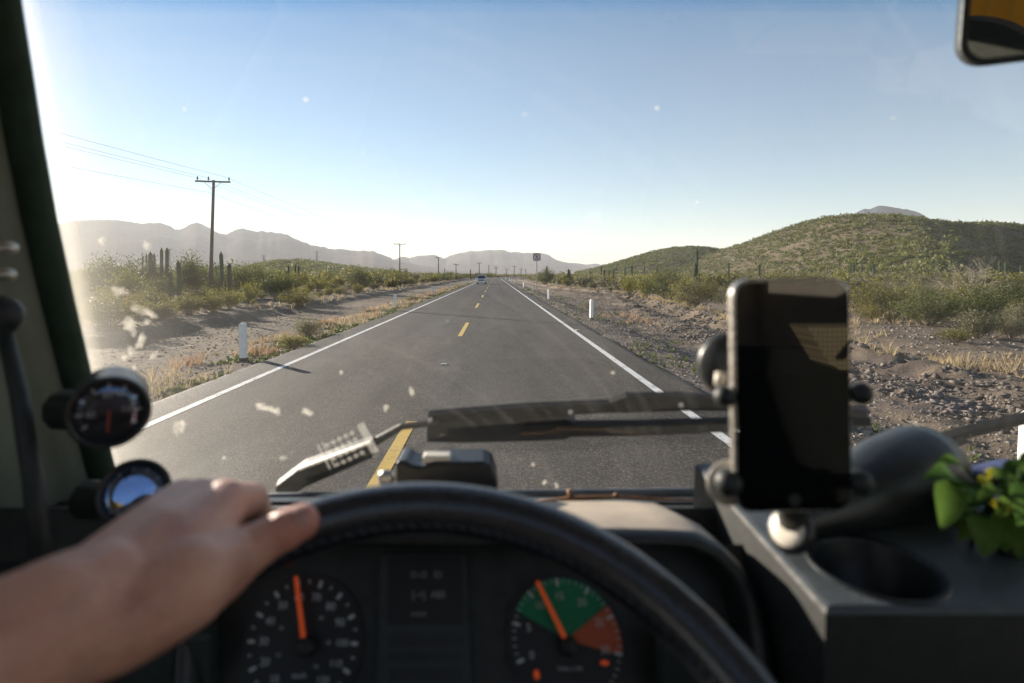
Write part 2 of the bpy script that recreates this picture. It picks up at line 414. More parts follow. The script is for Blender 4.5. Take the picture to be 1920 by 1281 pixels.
# ------------------------------------------------------------------ vegetation
L_olive = mat_leaf('leaf_olive', (.055, .055, .014), (.270, .240, .058), .5)
L_green = mat_leaf('leaf_green', (.030, .045, .014), (.155, .172, .044), .45)
L_grey = mat_leaf('leaf_grey_green', (.085, .085, .048), (.290, .270, .150), .45)
L_yellow = mat_leaf('leaf_yellow', (.10, .11, .015), (.30, .27, .04), .45)
L_hill = mat_leaf('leaf_hillside', (.026, .036, .012), (.215, .225, .068), .38)
L_dry = mat_leaf('dry_grass', (.26, .20, .12), (.56, .45, .29), .4)
L_straw = mat_leaf('dry_straw', (.33, .24, .13), (.62, .50, .30), .4)
L_rust = mat_leaf('dry_rust_grass', (.30, .18, .105), (.56, .39, .25), .4)
L_weed = mat_leaf('low_weed', (.05, .08, .015), (.20, .24, .06), .4)
M_twig = mat_wear('twig_bark', (.17, .135, .105), .9, .3, 20)
M_twigpale = mat_wear('pale_dead_wood', (.36, .30, .235), .9, .25, 20)

def unit(n, rng): v = rng.normal(size=(n, 3)); return v/np.linalg.norm(v, axis=1)[:, None]
def leaf_quads(P, size, rng, up=.0, aspect=.45):
    """one small quad per point, random orientation"""
    n = len(P); a = unit(n, rng); a[:, 2] += up; a /= np.linalg.norm(a, axis=1)[:, None]
    b = np.cross(a, unit(n, rng)); b /= np.linalg.norm(b, axis=1)[:, None]
    s = (size*(.6+.8*rng.random(n)))[:, None]; a = a*s; b = b*s*aspect
    V = np.stack([P-a, P+b*.9, P+a, P-b*.9], 1).reshape(-1, 3)
    return V, np.arange(4*n).reshape(-1, 4)

def bush_pts(rng, w, h, nstem, nleaf, vase=1.0, droop=0.0):
    """stems fan out of the base; leaves gather in sprays along their outer part"""
    stems = []; P = []; T = []
    for i in range(nstem):
        az = rng.random()*2*math.pi; rr = math.sqrt(rng.random()); top = h*(.62+.42*rng.random())*(1-.42*rr**2)
        ex = math.cos(az)*rr*w/2; ey = math.sin(az)*rr*w/2
        p0 = np.array([ex*.12, ey*.12, 0]); p2 = np.array([ex, ey, top]); p1 = np.array([ex*.5*vase, ey*.5*vase, top*.6])
        stems.append((p0, p1, p2))
        k = max(3, int(nleaf/nstem*(.55+.9*rng.random()))); tone = rng.random()
        t = .30+.72*rng.random(k)**.8; t = t[:, None]
        c = p0*(1-t)**2+2*p1*t*(1-t)+p2*t**2
        sp = .17*min(w, h)*(.45+.8*t); off = rng.normal(size=(k, 3))*sp*.54
        off[:, 2] *= .8
        q = c+off; q[:, 2] = np.abs(q[:, 2])+.02
        P.append(q); T.append(np.clip(tone*.6+.5*rng.random(k)*.8, 0, 1))
    return stems, np.concatenate(P), np.concatenate(T)

def stem_mesh(stems, r, n=4):
    b = MB()
    for p0, p1, p2 in stems:
        pts = [tuple(p0*(1-t)**2+2*p1*t*(1-t)+p2*t*t) for t in (0, .35, .7, 1)]
        b.tube(pts, [r, r*.75, r*.5, r*.2], n, cap=False)
    return b
def branchy(rng, w, h, r0, depth=4):
    """bare dead shrub: recursive forking twigs"""
    b = MB()
    def grow(p, d, L, r, k):
        q = p+d*L; b.tube([p, p+d*L*.5+Vector(rng.normal(size=3)*L*.05), q], [r, r*.85, r*.65], 4 if k > 1 else 3, cap=False)
        if k == 0: return
        for _ in range(3 if k > 1 else 3):
            e = (d+Vector(rng.normal(size=3))*.55); e.z = e.z*.8+.12; e.normalize()
            grow(q if rng.random() < .6 else p+d*L*.6, e, L*(.58+.25*rng.random()), r*.6, k-1)
    for i in range(7):
        a = rng.random()*2*math.pi; d = Vector((math.cos(a)*w/h*.5, math.sin(a)*w/h*.5, 1)).normalized()
        grow(Vector((0, 0, 0)), d, h*.36, r0, depth)
    return b

KINDS = [  # name, leaf material, width, height, stems, leaves, leaf size, words
    ('creosote_bush', L_olive, 2.4, 1.7, 46, 3400, .050, 'olive'),
    ('creosote_bush', L_olive, 1.9, 1.9, 40, 3000, .050, 'olive'),
    ('desert_shrub', L_green, 2.6, 2.2, 50, 5600, .055, 'dark green'),
    ('desert_shrub', L_grey, 1.8, 1.3, 36, 2400, .050, 'grey green'),
    ('desert_shrub', L_grey, 2.2, 1.7, 40, 2600, .055, 'grey green'),
    ('flowering_shrub', L_yellow, 1.9, 1.7, 26, 1700, .055, 'yellow leaved'),
    ('creosote_bush', L_olive, 1.4, 1.1, 30, 1700, .045, 'olive'),
    ('desert_shrub', L_green, 3.2, 2.0, 56, 5600, .055, 'dark green'),
]
PROTO = []
for i, (nm, m, w, h, ns, nl, ls, wd) in enumerate(KINDS):
    rng = np.random.default_rng(40+i); st, P, T = bush_pts(rng, w, h, ns, nl)
    V, Q = leaf_quads(P, np.full(len(P), ls), rng, .3)
    fo = mk_np('foliage', V, Q, m, tone=T); sb = stem_mesh(st, .013); so = sb.build('stems', M_twig)
    PROTO.append((fo, so))
dead = branchy(np.random.default_rng(77), 2.4, 2.0, .022).build('branches', M_twig)
deadp = branchy(np.random.default_rng(79), 3.2, 2.6, .020).build('branches', M_twigpale)
DEAD = [dead, deadp]
used = set()
def inst(o, parent):
    if o.name not in used: used.add(o.name); o.parent = parent; return o
    c = o.copy(); C.objects.link(c); c.parent = parent; return c
def bush(kind, x, y, s, label, group=None, sz=1.0, rz=None, name=None, parts=True):
    nm, m, w, h, ns, nl, ls, wd = KINDS[kind]
    t = thing(name or nm, label, 'shrub', (x, y, float(height(x, y))-.03), R.random()*6.28 if rz is None else rz, group)
    t.scale = (s, s, s*sz)
    inst(PROTO[kind][0], t); inst(PROTO[kind][1], t)
    return t
def deadbush(k, x, y, s, label, group=None):
    t = thing('dead_shrub', label, 'shrub', (x, y, float(height(x, y))-.03), R.random()*6.28, group); t.scale = (s,)*3
    inst(DEAD[k], t); return t

hand = []   # hand-placed footprints, kept clear of the scatter
def H(kind, px, Y, hgt, label, base=None, wide=1.0):
    x = (px-928)/F*Y; s = hgt/KINDS[kind][3]*wide; hand.append((x, Y, s*KINDS[kind][2]*.4))
    return bush(kind, x, Y, s, label, sz=1/wide)
# right of the road
H(7, 1738, 25.5, 1.7, 'broad dense dark olive bush beside the bare pale shrub, right of the phone', wide=1.15)
H(7, 1835, 28.5, 1.95, 'wide dark green bush adjoining the broad dark olive bush, at its right', wide=1.1)
H(0, 1630, 30, 2.25, 'rounded olive bush just right of the phone top', wide=1.1)
H(5, 1702, 29, 2.2, 'thin yellow leaved shrub rising behind the broad dark olive bush', wide=.7)
H(3, 1830, 20.5, 1.1, 'pale grey green bush in front of the wide dark bush', wide=1.1)
H(3, 1895, 20.5, .95, 'grey green shrub at the frame edge beside the pale bush')
H(6, 1790, 18.8, .55, 'small low olive bush alone on the dirt nearest the right berm', wide=1.5)
H(2, 1910, 33, 2.2, 'dark green bush behind the right edge of the frame')
H(1, 1290, 38, 2.6, 'tall olive bush left of the phone top', wide=1.3)
H(2, 1255, 52, 3.0, 'dark bushy shrub below the hill left of the phone', wide=1.2)
H(5, 1215, 50, 2.5, 'bright yellow green shrub in the scrub left of the phone', wide=.8)
H(5, 1182, 56, 2.3, 'yellow green shrub leaning over a fallen branch by the right track', wide=.8)
H(2, 1022, 112, 3.1, 'dark round bush with a cactus behind it near the signpost', wide=1.3)
H(3, 1105, 40, .7, 'pale scrubby tuft beside the second right marker post')
deadbush(1, (1815-928)/F*36, 36, 1.5, 'large bare pale shrub with white twigs above the dark green bush'); hand.append((30.4, 36, 1.5))
deadbush(0, (1690-928)/F*40, 40, 1.35, 'bare brown branched shrub behind the yellow leaved shrub'); hand.append((29, 40, 1.5))
# left of the road
H(2, 205, 38, 3.1, 'tall dark green shrub nearest the windscreen pillar', wide=1.0)
H(2, 262, 44, 3.2, 'dark green shrub behind the thinnest cactus columns', wide=1.2)
H(5, 240, 34, 2.5, 'yellow green shrub in front of the cactus cluster', wide=1.1)
H(2, 362, 50, 3.6, 'tall feathery dark tree-like shrub left of the utility pole', wide=.85)
H(2, 398, 55, 2.6, 'dark shrub directly behind the utility pole')
H(0, 205, 22.5, 1.45, 'low wide olive bush beside the orange marker post', wide=1.5)
H(6, 300, 25, 1.0, 'olive bush just left of the leaning foreground cactus foot', wide=1.4)
H(0, 355, 29, 1.25, 'bright olive bush below the leaning cactus', wide=1.2)
H(1, 400, 30, 1.15, 'olive bush below the utility pole foot', wide=1.2)
H(5, 412, 33, 1.5, 'yellow flowered shrub at the foot of the utility pole', wide=.9)
H(5, 432, 32, 1.3, 'small yellow flowered shrub below the twin cactus columns', wide=.8)
H(5, 468, 38, 1.7, 'yellow flowered shrub right of the twin cactus columns', wide=.9)
H(2, 520, 46, 2.2, 'rounded dark green bush above the discarded block', wide=1.3)
H(0, 560, 38, 1.3, 'olive bush at the bank of the left dirt track', wide=1.5)
deadbush(0, (290-928)/F*32, 32, .9, 'bare brown shrub in front of the tallest cactus pair')
# small tufts on the left verge
H(3, 575, 18.5, .62, 'grey green tuft on the verge beyond the nearest left marker post', wide=1.3)
H(6, 548, 15.2, .45, 'small grey green tuft at the asphalt edge near the nearest marker post', wide=1.4)
H(3, 772, 42, .55, 'low pale bush on the verge between two left marker posts', wide=1.6)

# cacti: ribbed columns
M_cactus = NT('cactus_skin')
_c = M_cactus.coord(); M_cactus.base(M_cactus.ramp(M_cactus.noise(_c, 9, 5), [(.3, (.022, .042, .020)), (.7, (.055, .085, .038))])); M_cactus.set(Roughness=.7)
M_cactus.bump(M_cactus.noise(_c, 60, 3), .4, .01); M_cactus = M_cactus.m
def cactus_bm(b, x, y, h, r, lean=(0, 0), ribs=11, seed=0):
    rg = np.random.default_rng(seed); n = ribs*2; rows = 14; vs = []; fs = []
    for i in range(rows+1):
        t = i/rows; z = h*t; rad = r*(.80+.32*math.sin(min(1, t*1.15)*math.pi*.62))*(1+.07*(rg.random()-.5))
        if t > .93: rad *= math.sqrt(max(.02, 1-((t-.93)/.075)**2)) if t < 1 else .12
        ox = lean[0]*t*t*h; oy = lean[1]*t*t*h
        for j in range(n):
            a = 2*math.pi*j/n; q = rad*(1.0 if j % 2 == 0 else .78)
            vs.append((x+ox+q*math.cos(a), y+oy+q*math.sin(a), z))
    for i in range(rows):
        for j in range(n): fs.append((i*n+j, i*n+(j+1) % n, (i+1)*n+(j+1) % n, (i+1)*n+j))
    fs.append(tuple(rows*n+j for j in range(n)))
    b.add(vs, fs)
def cactus(px, ytop, wpx, Y, label, group=None, lean=(0, 0), arms=()):
    x = (px-928)/F*Y; z0 = float(height(x, Y))-.05; h = EYE-(ytop-515)/F*Y-z0; r = wpx/2/F*Y
    t = thing('cactus', label, 'cactus', (x, Y, z0), 0, group); s = int(px)
    b = MB(); cactus_bm(b, 0, 0, h, r, lean, seed=s); b.build('column', M_cactus, t)
    for (dx, hh, rr) in arms:
        a = MB(); cactus_bm(a, dx, .1, h*hh, r*rr, (0, 0), 9, s+3); a.build('column', M_cactus, t)
    return t
cactus(303, 464, 5.2, 41, 'left column of the tallest cactus pair in front of the pale mountains')
cactus(313, 464, 5.6, 40.5, 'right column of the tallest cactus pair, with a short stub beside it', arms=((.2, .55, .95),))
cactus(282, 472, 7, 42, 'thick cactus column left of the tallest pair, with a shorter arm', arms=((.16, .82, .7),))
cactus(292, 474.5, 3.8, 46, 'slim cactus column between the thick one and the tallest pair', lean=(-.04, 0))
cactus(274.5, 475, 3, 58, 'thin far cactus column second from the left of the cluster')
cactus(267.5, 478, 2.6, 62, 'thinnest far cactus column at the left end of the cluster')
cactus(337, 488, 7, 33, 'stout lone cactus nearest the road, leaning slightly', lean=(-.03, 0))
cactus(417, 471.5, 6, 39, 'taller of the twin cactus columns right of the utility pole', lean=(-.03, 0))
cactus(430, 493.5, 6.5, 38, 'shorter of the twin cactus columns right of the utility pole')
cactus(405, 497, 3, 62, 'small far cactus just right of the utility pole')
for px, yt, w, Y in ((541, 497.5, 3, 85), (536.5, 506, 2, 88), (554, 496, 2.6, 82), (560, 497.8, 3.2, 84)):
    cactus(px, yt, w, Y, {541: 'left column of the far cactus group below the low hill', 536.5: 'shortest column of the far cactus group below the low hill', 554: 'slimmest column of the far cactus group below the low hill', 560: 'rightmost column of the far cactus group below the low hill'}[px])
cactus(1307, 467, 4, 78, 'tallest cactus on the right, with short arms, left of the phone', arms=((-.35, .55, .9), (-.2, .7, .8), (.3, .45, .8)))
cactus(1025.5, 498, 2.4, 110, 'dark slim cactus rising out of the round bush near the signpost')
cactus(1066, 504, 3.4, 120, 'short double cactus right of the no pedestrians sign', arms=((.25, .9, .9), (-.3, .7, .8)))
far_c = [(1127.6, 500, 2.2, 125), (1133, 505, 2.6, 120), (1142, 506, 1.8, 130), (1150, 505, 2, 125), (1172, 499, 2, 120), (1184.6, 497, 3, 118), (1107, 507, 2, 150),
         (1208, 499, 2, 140), (1232, 498, 2, 140), (1366.6, 491, 2.4, 95), (1424, 495, 3, 90), (1595, 491, 2.4, 110), (1601, 490, 2.6, 110), (1616, 491, 2, 115), (1638, 493, 2, 115),
         (1874, 487, 4, 75), (1885.5, 491, 4, 72), (1914, 496, 3, 80), (1640, 493, 2, 118), (855, 505, 1.4, 210), (760, 506, 1.8, 190), (763, 503, 1.6, 190), (882, 505, 1.6, 230), (834, 503, 1.2, 230), (690, 507, 1.5, 150), (486, 508, 1.8, 110)]
for i, (px, yt, w, Y) in enumerate(far_c):
    side = 'right' if px > 928 else 'left'
    cactus(px, yt, w, Y, f'slender far cactus column above the scrub {side} of the road', f'far cactus columns {side} of the road')

# scatter
cand = []
rng = np.random.default_rng(11)
def clear(x, y, r):
    return all((x-a)**2+(y-b)**2 > (r+c)**2 for a, b, c in hand)
for Y0, Y1, dens in ((15, 60, .16), (60, 130, .10), (130, 260, .075), (260, 480, .05), (480, 800, .012)):
    for side in (-1, 1):
        xw = .9*Y1+10; n = int(dens*xw*(Y1-Y0)); xs = rng.random(n)*xw; ys = Y0+rng.random(n)*(Y1-Y0)
        for x, y in zip(xs, ys):
            rx = float(road_x(y))
            lo = 14.6 if side < 0 else float(berm_x(y))+3.5 if y < 230 else 13
            if y > 230: lo = 13
            X = rx*0+side*(lo+x)
            if y > 230: X = rx+side*(lo+x)
            if abs(X) > .93*y+6: continue
            if y < 120 and fbm(np.array([X*.12]), np.array([y*.12]), 51)[0] < (.31 if X < 0 else .38): continue
            cand.append((y+abs(X)*.3, X, y))
cand.sort()
kinds_w = [0, 0, 1, 1, 2, 3, 4, 4, 5, 6, 6, 6, 7]
n_th = 0; rest = []
band = lambda y: 'close to the dirt track' if y < 45 else 'in the middle of the scrub' if y < 90 else 'far back in the scrub'
for d, X, y in cand:
    k = kinds_w[int(rng.integers(len(kinds_w)))] if X < 0 else (0, 1, 3, 3, 4, 4, 3, 6, 5, 4)[int(rng.integers(10))]; s = .45+.95*rng.random()**1.3
    edge = abs(X-float(road_x(y)))-14
    if y < 60 and edge < 4: k = [0, 6, 6, 3][int(rng.integers(4))]; s *= .75
    if n_th < 275 and y < 130:
        if not clear(X, y, KINDS[k][2]*s*.35): continue
        px = 928+F*X/y
        if 1390 < px < 1570 and y < 60: continue
        side = 'right' if X > 0 else 'left'
        wd = KINDS[k][7]
        if rng.random() < .12: deadbush(0, X, y, .7*s, f'bare brown twiggy shrub {band(y)} {side} of the road', f'bare shrubs {band(y)}, {side} side')
        else: bush(k, X, y, s, f'{wd} desert shrub {band(y)} {side} of the road', f'{wd} shrubs {band(y)}, {side} side')
        n_th += 1
    else: rest.append((k, X, y, s))
# the far scrub reads as one mass
LOW = []
for i, (nm, m, w, h, ns, nl, ls, wd) in enumerate(KINDS):
    r2 = np.random.default_rng(140+i); st, P, T = bush_pts(r2, w, h, 26, 420 if i != 5 else 200)
    LOW.append((leaf_quads(P, np.full(len(P), .125), r2, .2, .6), T))
groups = {}
for k, X, y, s in rest:
    (V, Q), T = LOW[k]; a = rng.random()*6.28; ca, sa = math.cos(a), math.sin(a)
    s = s*1.25; Vv = V*s; Vr = np.stack([Vv[:, 0]*ca-Vv[:, 1]*sa+X, Vv[:, 0]*sa+Vv[:, 1]*ca+y, Vv[:, 2]+float(height(X, y))], 1)
    groups.setdefault(KINDS[k][1].name, []).append((Vr, np.clip(T+rng.normal()*.15, 0, 1)))
Vs = []; Ts = []; Ms = []; mats = []
for mi, (mn, L) in enumerate(groups.items()):
    mats.append(bpy.data.materials[mn])
    for Vr, T in L: Vs.append(Vr); Ts.append(T); Ms.append(np.full(len(T), mi))
V = np.concatenate(Vs); 
o = mk_np('far_scrub', V, np.arange(len(V)).reshape(-1, 4), mats, tone=np.concatenate(Ts)); o.data.polygons.foreach_set('material_index', np.concatenate(Ms).astype(np.int32)); tag(o, kind='stuff')
print('bush things', n_th, 'rest', len(rest))

# shrubs covering the hills
def cover(name, G, n, size, seed, mat, lo=.12):
    r = np.random.default_rng(seed); m, k, _ = G.shape
    i = r.random(n*2)*25; j = r.random(n*2)*(k-1); i0 = np.minimum(i.astype(int), 33); j0 = np.minimum(j.astype(int), k-2); fi = (i-i0)[:, None]; fj = (j-j0)[:, None]
    p = (G[i0, j0]*(1-fi)*(1-fj)+G[i0+1, j0]*fi*(1-fj)+G[i0, j0+1]*(1-fi)*fj+G[i0+1, j0+1]*fi*fj)
    keep = fbm(p[:, 0]*.03, p[:, 1]*.03, seed, 3)+r.random(n*2)*.8 > .55; p = p[keep][:n]
    q = 22; s = size*(.5+.9*r.random(len(p))**1.5)
    off = r.normal(size=(len(p), q, 3))*np.array([.50, .50, .34]); off[:, :, 2] = np.abs(off[:, :, 2])+.05
    P = (p[:, None, :]+off*s[:, None, None]).reshape(-1, 3)
    V, Q = leaf_quads(P, np.repeat(s*.26, q), r, .3, .7)
    T = np.clip(np.repeat(r.random(len(p)), q)*.65+.4*r.random(len(P)), 0, 1)
    tag(mk_np(name, V, Q, mat, tone=T), kind='stuff')
cover('hillside_scrub', HB, 9500, 1.95, 3, L_hill); cover('hillside_scrub', HS, 4500, 2.2, 4, L_green); cover('hillside_scrub', HL, 4200, 2.2, 5, L_hill)

# dry grass, weeds and stones
def grass(name, pts, hgt, mat, seed, blades=14, spread=.12, wid=.0032):
    r = np.random.default_rng(seed); n = len(pts)
    P = np.repeat(pts, blades, 0); hh = np.repeat(hgt, blades)*(.5+.7*r.random(len(P)))
    a = r.random(len(P))*6.28; sp = spread*np.repeat(np.minimum(1.6, hgt/.3), blades)
    b0 = P+np.stack([np.cos(a)*sp*.35, np.sin(a)*sp*.35, 0*a], 1)
    lean = (.25+.5*r.random(len(P)))*hh
    tp = b0+np.stack([np.cos(a)*lean, np.sin(a)*lean, hh], 1)
    w = np.stack([-np.sin(a), np.cos(a), 0*a], 1)*(wid*(1+.012*np.linalg.norm(P[:, :2], axis=1))*(1+4*np.minimum(1, np.linalg.norm(P[:, :2], axis=1)/70)))[:, None]
    mid = b0*.5+tp*.5+np.stack([0*a, 0*a, hh*.14], 1)
    V = np.stack([b0-w, b0+w, mid+w*.8, mid-w*.8, mid-w*.8, mid+w*.8, tp+w*.15, tp-w*.15], 1).reshape(-1, 3)
    Q = np.arange(len(V)).reshape(-1, 4)
    T = np.repeat(np.clip(.5*np.repeat(r.random(n), blades)+.5*r.random(len(P)), 0, 1), 2)
    return tag(mk_np(name, V, Q, mat, tone=T), kind='stuff')
def pts_in(n, u0, u1, y0, y1, seed, thr=None, sc=.4, bias=1.6, fol=None):
    r = np.random.default_rng(seed); y = y0+(y1-y0)*r.random(n)**bias; u = u0+(u1-u0)*r.random(n)
    if fol: u = u+fol(y)
    if thr is not None: k = fbm(u*sc, y*sc, seed, 3) > thr; y = y[k]; u = u[k]
    x = u+road_x(y); return np.stack([x, y, height(x, y)-.01], 1)
def hs(p, a, b, seed): r = np.random.default_rng(seed); return a+(b-a)*r.random(len(p))**1.6
p = pts_in(6500, -8.2, -5.3, 4, 110, 61, .46, .5); grass('dry_grass', p, hs(p, .04, .27, 1), L_dry, 1)
p = pts_in(2600, -7.4, -5.6, 4, 60, 62, .56, .7); grass('rust_grass', p, hs(p, .09, .38, 2), L_rust, 2, 14)
p = pts_in(9000, -6.5, -5.0, 4, 130, 63, .42, .6); grass('low_weeds', p, hs(p, .03, .11, 3), L_weed, 3, 8, .09, .010)
p = pts_in(2600, 3.4, 7.5, 5, 90, 64, .53, .5); grass('low_weeds', p, hs(p, .03, .12, 4), L_weed, 4, 8, .09, .010)
p = pts_in(4200, -.3, 2.6, 8, 110, 65, .46, .45, fol=lambda y: berm_x(y)); grass('dry_grass', p, hs(p, .06, .32, 5), L_straw, 5, 10)
p = pts_in(5200, 2.2, 14, 14, 160, 66, .50, .22, fol=lambda y: berm_x(y)); grass('dry_grass', p, hs(p, .06, .32, 6), L_straw, 6, 8)
p = pts_in(6000, -32, -13.1, 14, 170, 67, .48, .22); grass('dry_grass', p, hs(p, .1, .42, 7), L_dry, 7, 8)
p = pts_in(130, 6.0, 8.0, 25, 34, 68, .5, .5, 1); grass('rust_grass', p, hs(p, .1, .35, 8), L_rust, 8, 8)

def stones(name, p, s, mat, seed):
    """angular little rocks: squashed, jittered octahedron-like blocks"""
    r = np.random.default_rng(seed); n = len(p)
    base = np.array([(1,0,0),(0,1,0),(-1,0,0),(0,-1,0),(.6,.6,.7),(-.6,.6,.7),(-.6,-.6,.7),(.6,-.6,.7)], float)
    B = base[None]*(1+.45*r.normal(size=(n, 8, 1)).clip(-1, 1))+.18*r.normal(size=(n, 8, 3))
    a = r.random(n)*6.28; ca, sa = np.cos(a)[:, None], np.sin(a)[:, None]
    X = B[:, :, 0]*ca-B[:, :, 1]*sa; Y = B[:, :, 0]*sa+B[:, :, 1]*ca
    V = np.stack([X, Y, B[:, :, 2]*(.55+.5*r.random(n))[:, None]], 2)*s[:, None, None]+p[:, None, :]
    f = np.array([(0,4,7,3),(0,1,5,4),(1,2,6,5),(2,3,7,6),(4,5,6,7)])
    Q = (f[None]+8*np.arange(n)[:, None, None]).reshape(-1, 4)
    return tag(mk_np(name, V.reshape(-1, 3), Q, mat, tone=np.repeat(r.random(n), 5)), kind='stuff')
def mat_stone(name, lo, hi):
    t = NT(name); a = t.n('ShaderNodeAttribute'); a.attribute_name = 'tone'
    n = t.noise(t.coord(), 30, 4); t.base(t.mix(.35, t.ramp(a.outputs['Fac'], [(0, lo), (1, hi)]), t.ramp(n, [(.3, lo), (.7, hi)])))
    t.set(Roughness=.9); t.p.inputs['Specular IOR Level'].default_value = .2; t.bump(n, .5, .02); return t.m
M_stone = mat_stone('gravel_stone', (.075, .066, .060), (.36, .31, .26)); M_rock = mat_stone('berm_rock', (.062, .055, .051), (.235, .195, .165))
p = pts_in(60000, 3.3, 9.5, 2.2, 60, 71, None, 1, 2.2); stones('gravel', p, hs(p, .005, .028, 1)*(1+p[:, 1]/40), M_stone, 1)
p = pts_in(16000, -12.8, -5.2, 6, 70, 72, None, 1, 1.9); stones('gravel', p, hs(p, .008, .045, 2), M_stone, 2)
p = pts_in(20000, -3.4, 1.5, 6, 90, 73, .42, .6, fol=lambda y: berm_x(y)); stones('berm_rocks', p, hs(p, .012, .07, 3)*(1+.3*np.random.default_rng(4).random(len(p))), M_rock, 3)
p = pts_in(2600, -1.0, 1.2, 14, 75, 74, .40, .6, fol=lambda y: berm_x(y)); stones('berm_rocks', p, hs(p, .03, .12, 5), M_rock, 5)
p = pts_in(5000, 1.5, 9, 8, 60, 75, None, 1, fol=lambda y: berm_x(y)); stones('gravel', p, hs(p, .01, .07, 6), M_stone, 6)
# ------------------------------------------------------------------ roadside furniture
M_wood = mat_wear('weathered_pole_wood', (.115, .085, .062), .9, .35, 6, .5, .01)
M_steel = mat_wear('galvanised_steel', (.30, .30, .29), .5, .15, 20, .1, .002, .6)
M_ceram = mat_wear('insulator_ceramic', (.10, .07, .06), .35, .2, 20)
M_wire = mat_wear('wire_metal', (.09, .09, .09), .6, .1, 20)
M_post = mat_wear('post_white_paint', (.80, .80, .79), .6, .06, 14, .2, .002)
M_dark = mat_wear('dark_rubber', (.02, .02, .02), .8, .2, 20)

def pole(px, ytop, Y, label, hz=None, lean=0.0, cross=1.5, group=None, double=False, tall=None):
    x = (px-928)/F*Y; z0 = float(height(x, Y)) if Y < 400 else -.2
    h = (EYE-(ytop-515)/F*Y)-z0
    t = thing('utility_pole', label, 'utility pole', (x, Y, z0), 0, group); t.rotation_euler = (0, lean, 0)
    sc = 1+max(0, Y-130)/260
    b = MB(); b.tube([(0, 0, -.1), (0, 0, h*.5), (0, 0, h)], [.16*sc, .14*sc, .11*sc], 10); b.build('pole_shaft', M_wood, t, True)
    zs = [h-.14] + ([h-1.3] if double else [])
    for z in zs:
        b = MB(); b.box((.0, -.14, z), (cross*2, .11*sc, .13*sc)); b.build('crossarm', M_wood, t)
    if Y < 250:
        b = MB()
        for s in (-1, 1): b.tube([(0, -.15, h-.85), (s*.72, -.15, h-.2)], .022*sc, 5)
        b.build('brace', M_steel, t)
    for ax in (-cross+.18, -.38, cross-.12):
        i = MB(); i.lathe([(.025, h-.1), (.03, h), (.075, h+.02), (.075, h+.09), (.045, h+.12), (.065, h+.15), (.055, h+.22), (.02, h+.29)], 8, Matrix.Translation((ax, -.14, 0))); i.build('insulator', M_ceram, t, True)
    return t, Vector((x, Y, z0)), h
pole_at = []
pl = [(394, 338, 48, 'nearest wooden utility pole, rising beside the twin cactus columns', .03), (749.5, 457, 141, 'second wooden utility pole along the left scrub', 0), (822, 482.5, 238, 'third wooden utility pole along the left scrub', 0), (855, 496, 300, 'fourth utility pole, small and hidden low against the mountains', 0)]
for px, yt, Y, lb, ln in pl:
    t, p, h = pole(px, yt, Y, lb, lean=ln); pole_at.append((p, h))
for i, (px, yt, Y, cr, lb, db) in enumerate([(898.5, 493, 330, 1.7, 'far utility pole standing directly above the oncoming car', False), (916.5, 497, 380, .35, 'thin far mast without a crossarm right of the oncoming car', False),
        (930, 500, 430, 1.9, 'far double crossarm utility pole above the road end', True), (950, 505, 560, 1.7, 'lowest far utility pole above the road bend', False), (964, 499.5, 420, 1.4, 'taller far utility pole right of the road end', False),
        (977, 504.5, 480, 1.5, 'far utility pole left of the no pedestrians sign', False), (985.5, 506, 540, 1.4, 'faintest far utility pole beside the no pedestrians sign', False)]):
    pole(px, yt, Y, lb, cross=cr, double=db)
# conductors, each one line from pole to pole (one more span comes from behind)
p0 = pole_at[0][0]; path = [Vector((p0.x-1.0, -45, p0.z))] + [p for p, _ in pole_at]; hs_ = [8.9] + [h for _, h in pole_at]
for ax, dz, lb in ((-1.32, .24, 'outer left power line on the crossarm insulators'), (-.38, .24, 'middle power line on the crossarm insulators'), (1.38, .24, 'power line on the road side end of the crossarm'), (-.12, -1.05, 'single lower power line below the crossarm')):
    b = MB()
    for i in range(len(path)-1):
        a = path[i]+Vector((ax, -.14, hs_[i]+dz)); c = path[i+1]+Vector((ax, -.14, hs_[i+1]+dz)); n = 24
        if i == 0: a.z -= .4
        pts = []
        for k in range(n+1):
            q = k/n; v = a.lerp(c, q); v.z -= 4*q*(1-q)*(.75+.2*(dz < 0)); pts.append(v)
        b.tube(pts, .0095, 4, cap=False)
    tag(b.build('power_line', M_wire), lb, 'power line')

def tower(px, ytop, Y, label):
    x = (px-928)/F*Y; h = EYE-(ytop-515)/F*Y
    t = thing('lattice_tower', label, 'power tower', (x, Y, -.3)); b = MB(); r = .16
    lv = [0, .22, .42, .58, .72, .84, 1.0]; wd = [4.2, 3.1, 2.2, 1.6, 1.3, 1.2, 1.1]
    cor = [[Vector((sx*w/2, sy*w/2, l*h)) for sx, sy in ((-1,-1),(1,-1),(1,1),(-1,1))] for l, w in zip(lv, wd)]
    for i in range(len(lv)-1):
        for j in range(4):
            b.tube([cor[i][j], cor[i+1][j]], r, 4, cap=False); b.tube([cor[i][j], cor[i+1][(j+1) % 4]], r*.6, 3, cap=False); b.tube([cor[i][(j+1) % 4], cor[i+1][j]], r*.6, 3, cap=False)
            b.tube([cor[i][j], cor[i][(j+1) % 4]], r*.6, 3, cap=False)
    b.build('lattice_mast', M_steel, t)
    for l in (.80, .97):
        a = MB(); a.box((0, 0, l*h), (8.5, .45, .35)); a.box((0, 0, l*h-.8), (4.4, .3, .2)); a.build('tower_arm', M_steel, t)
    return t
tower(317.5, 465.5, 560, 'faint lattice power tower between the tallest cactus pair and the utility pole'); tower(494.5, 478, 760, 'small lattice power tower at the left foot of the low hill'); tower(594, 470.5, 760, 'small lattice power tower above the crest of the low hill')

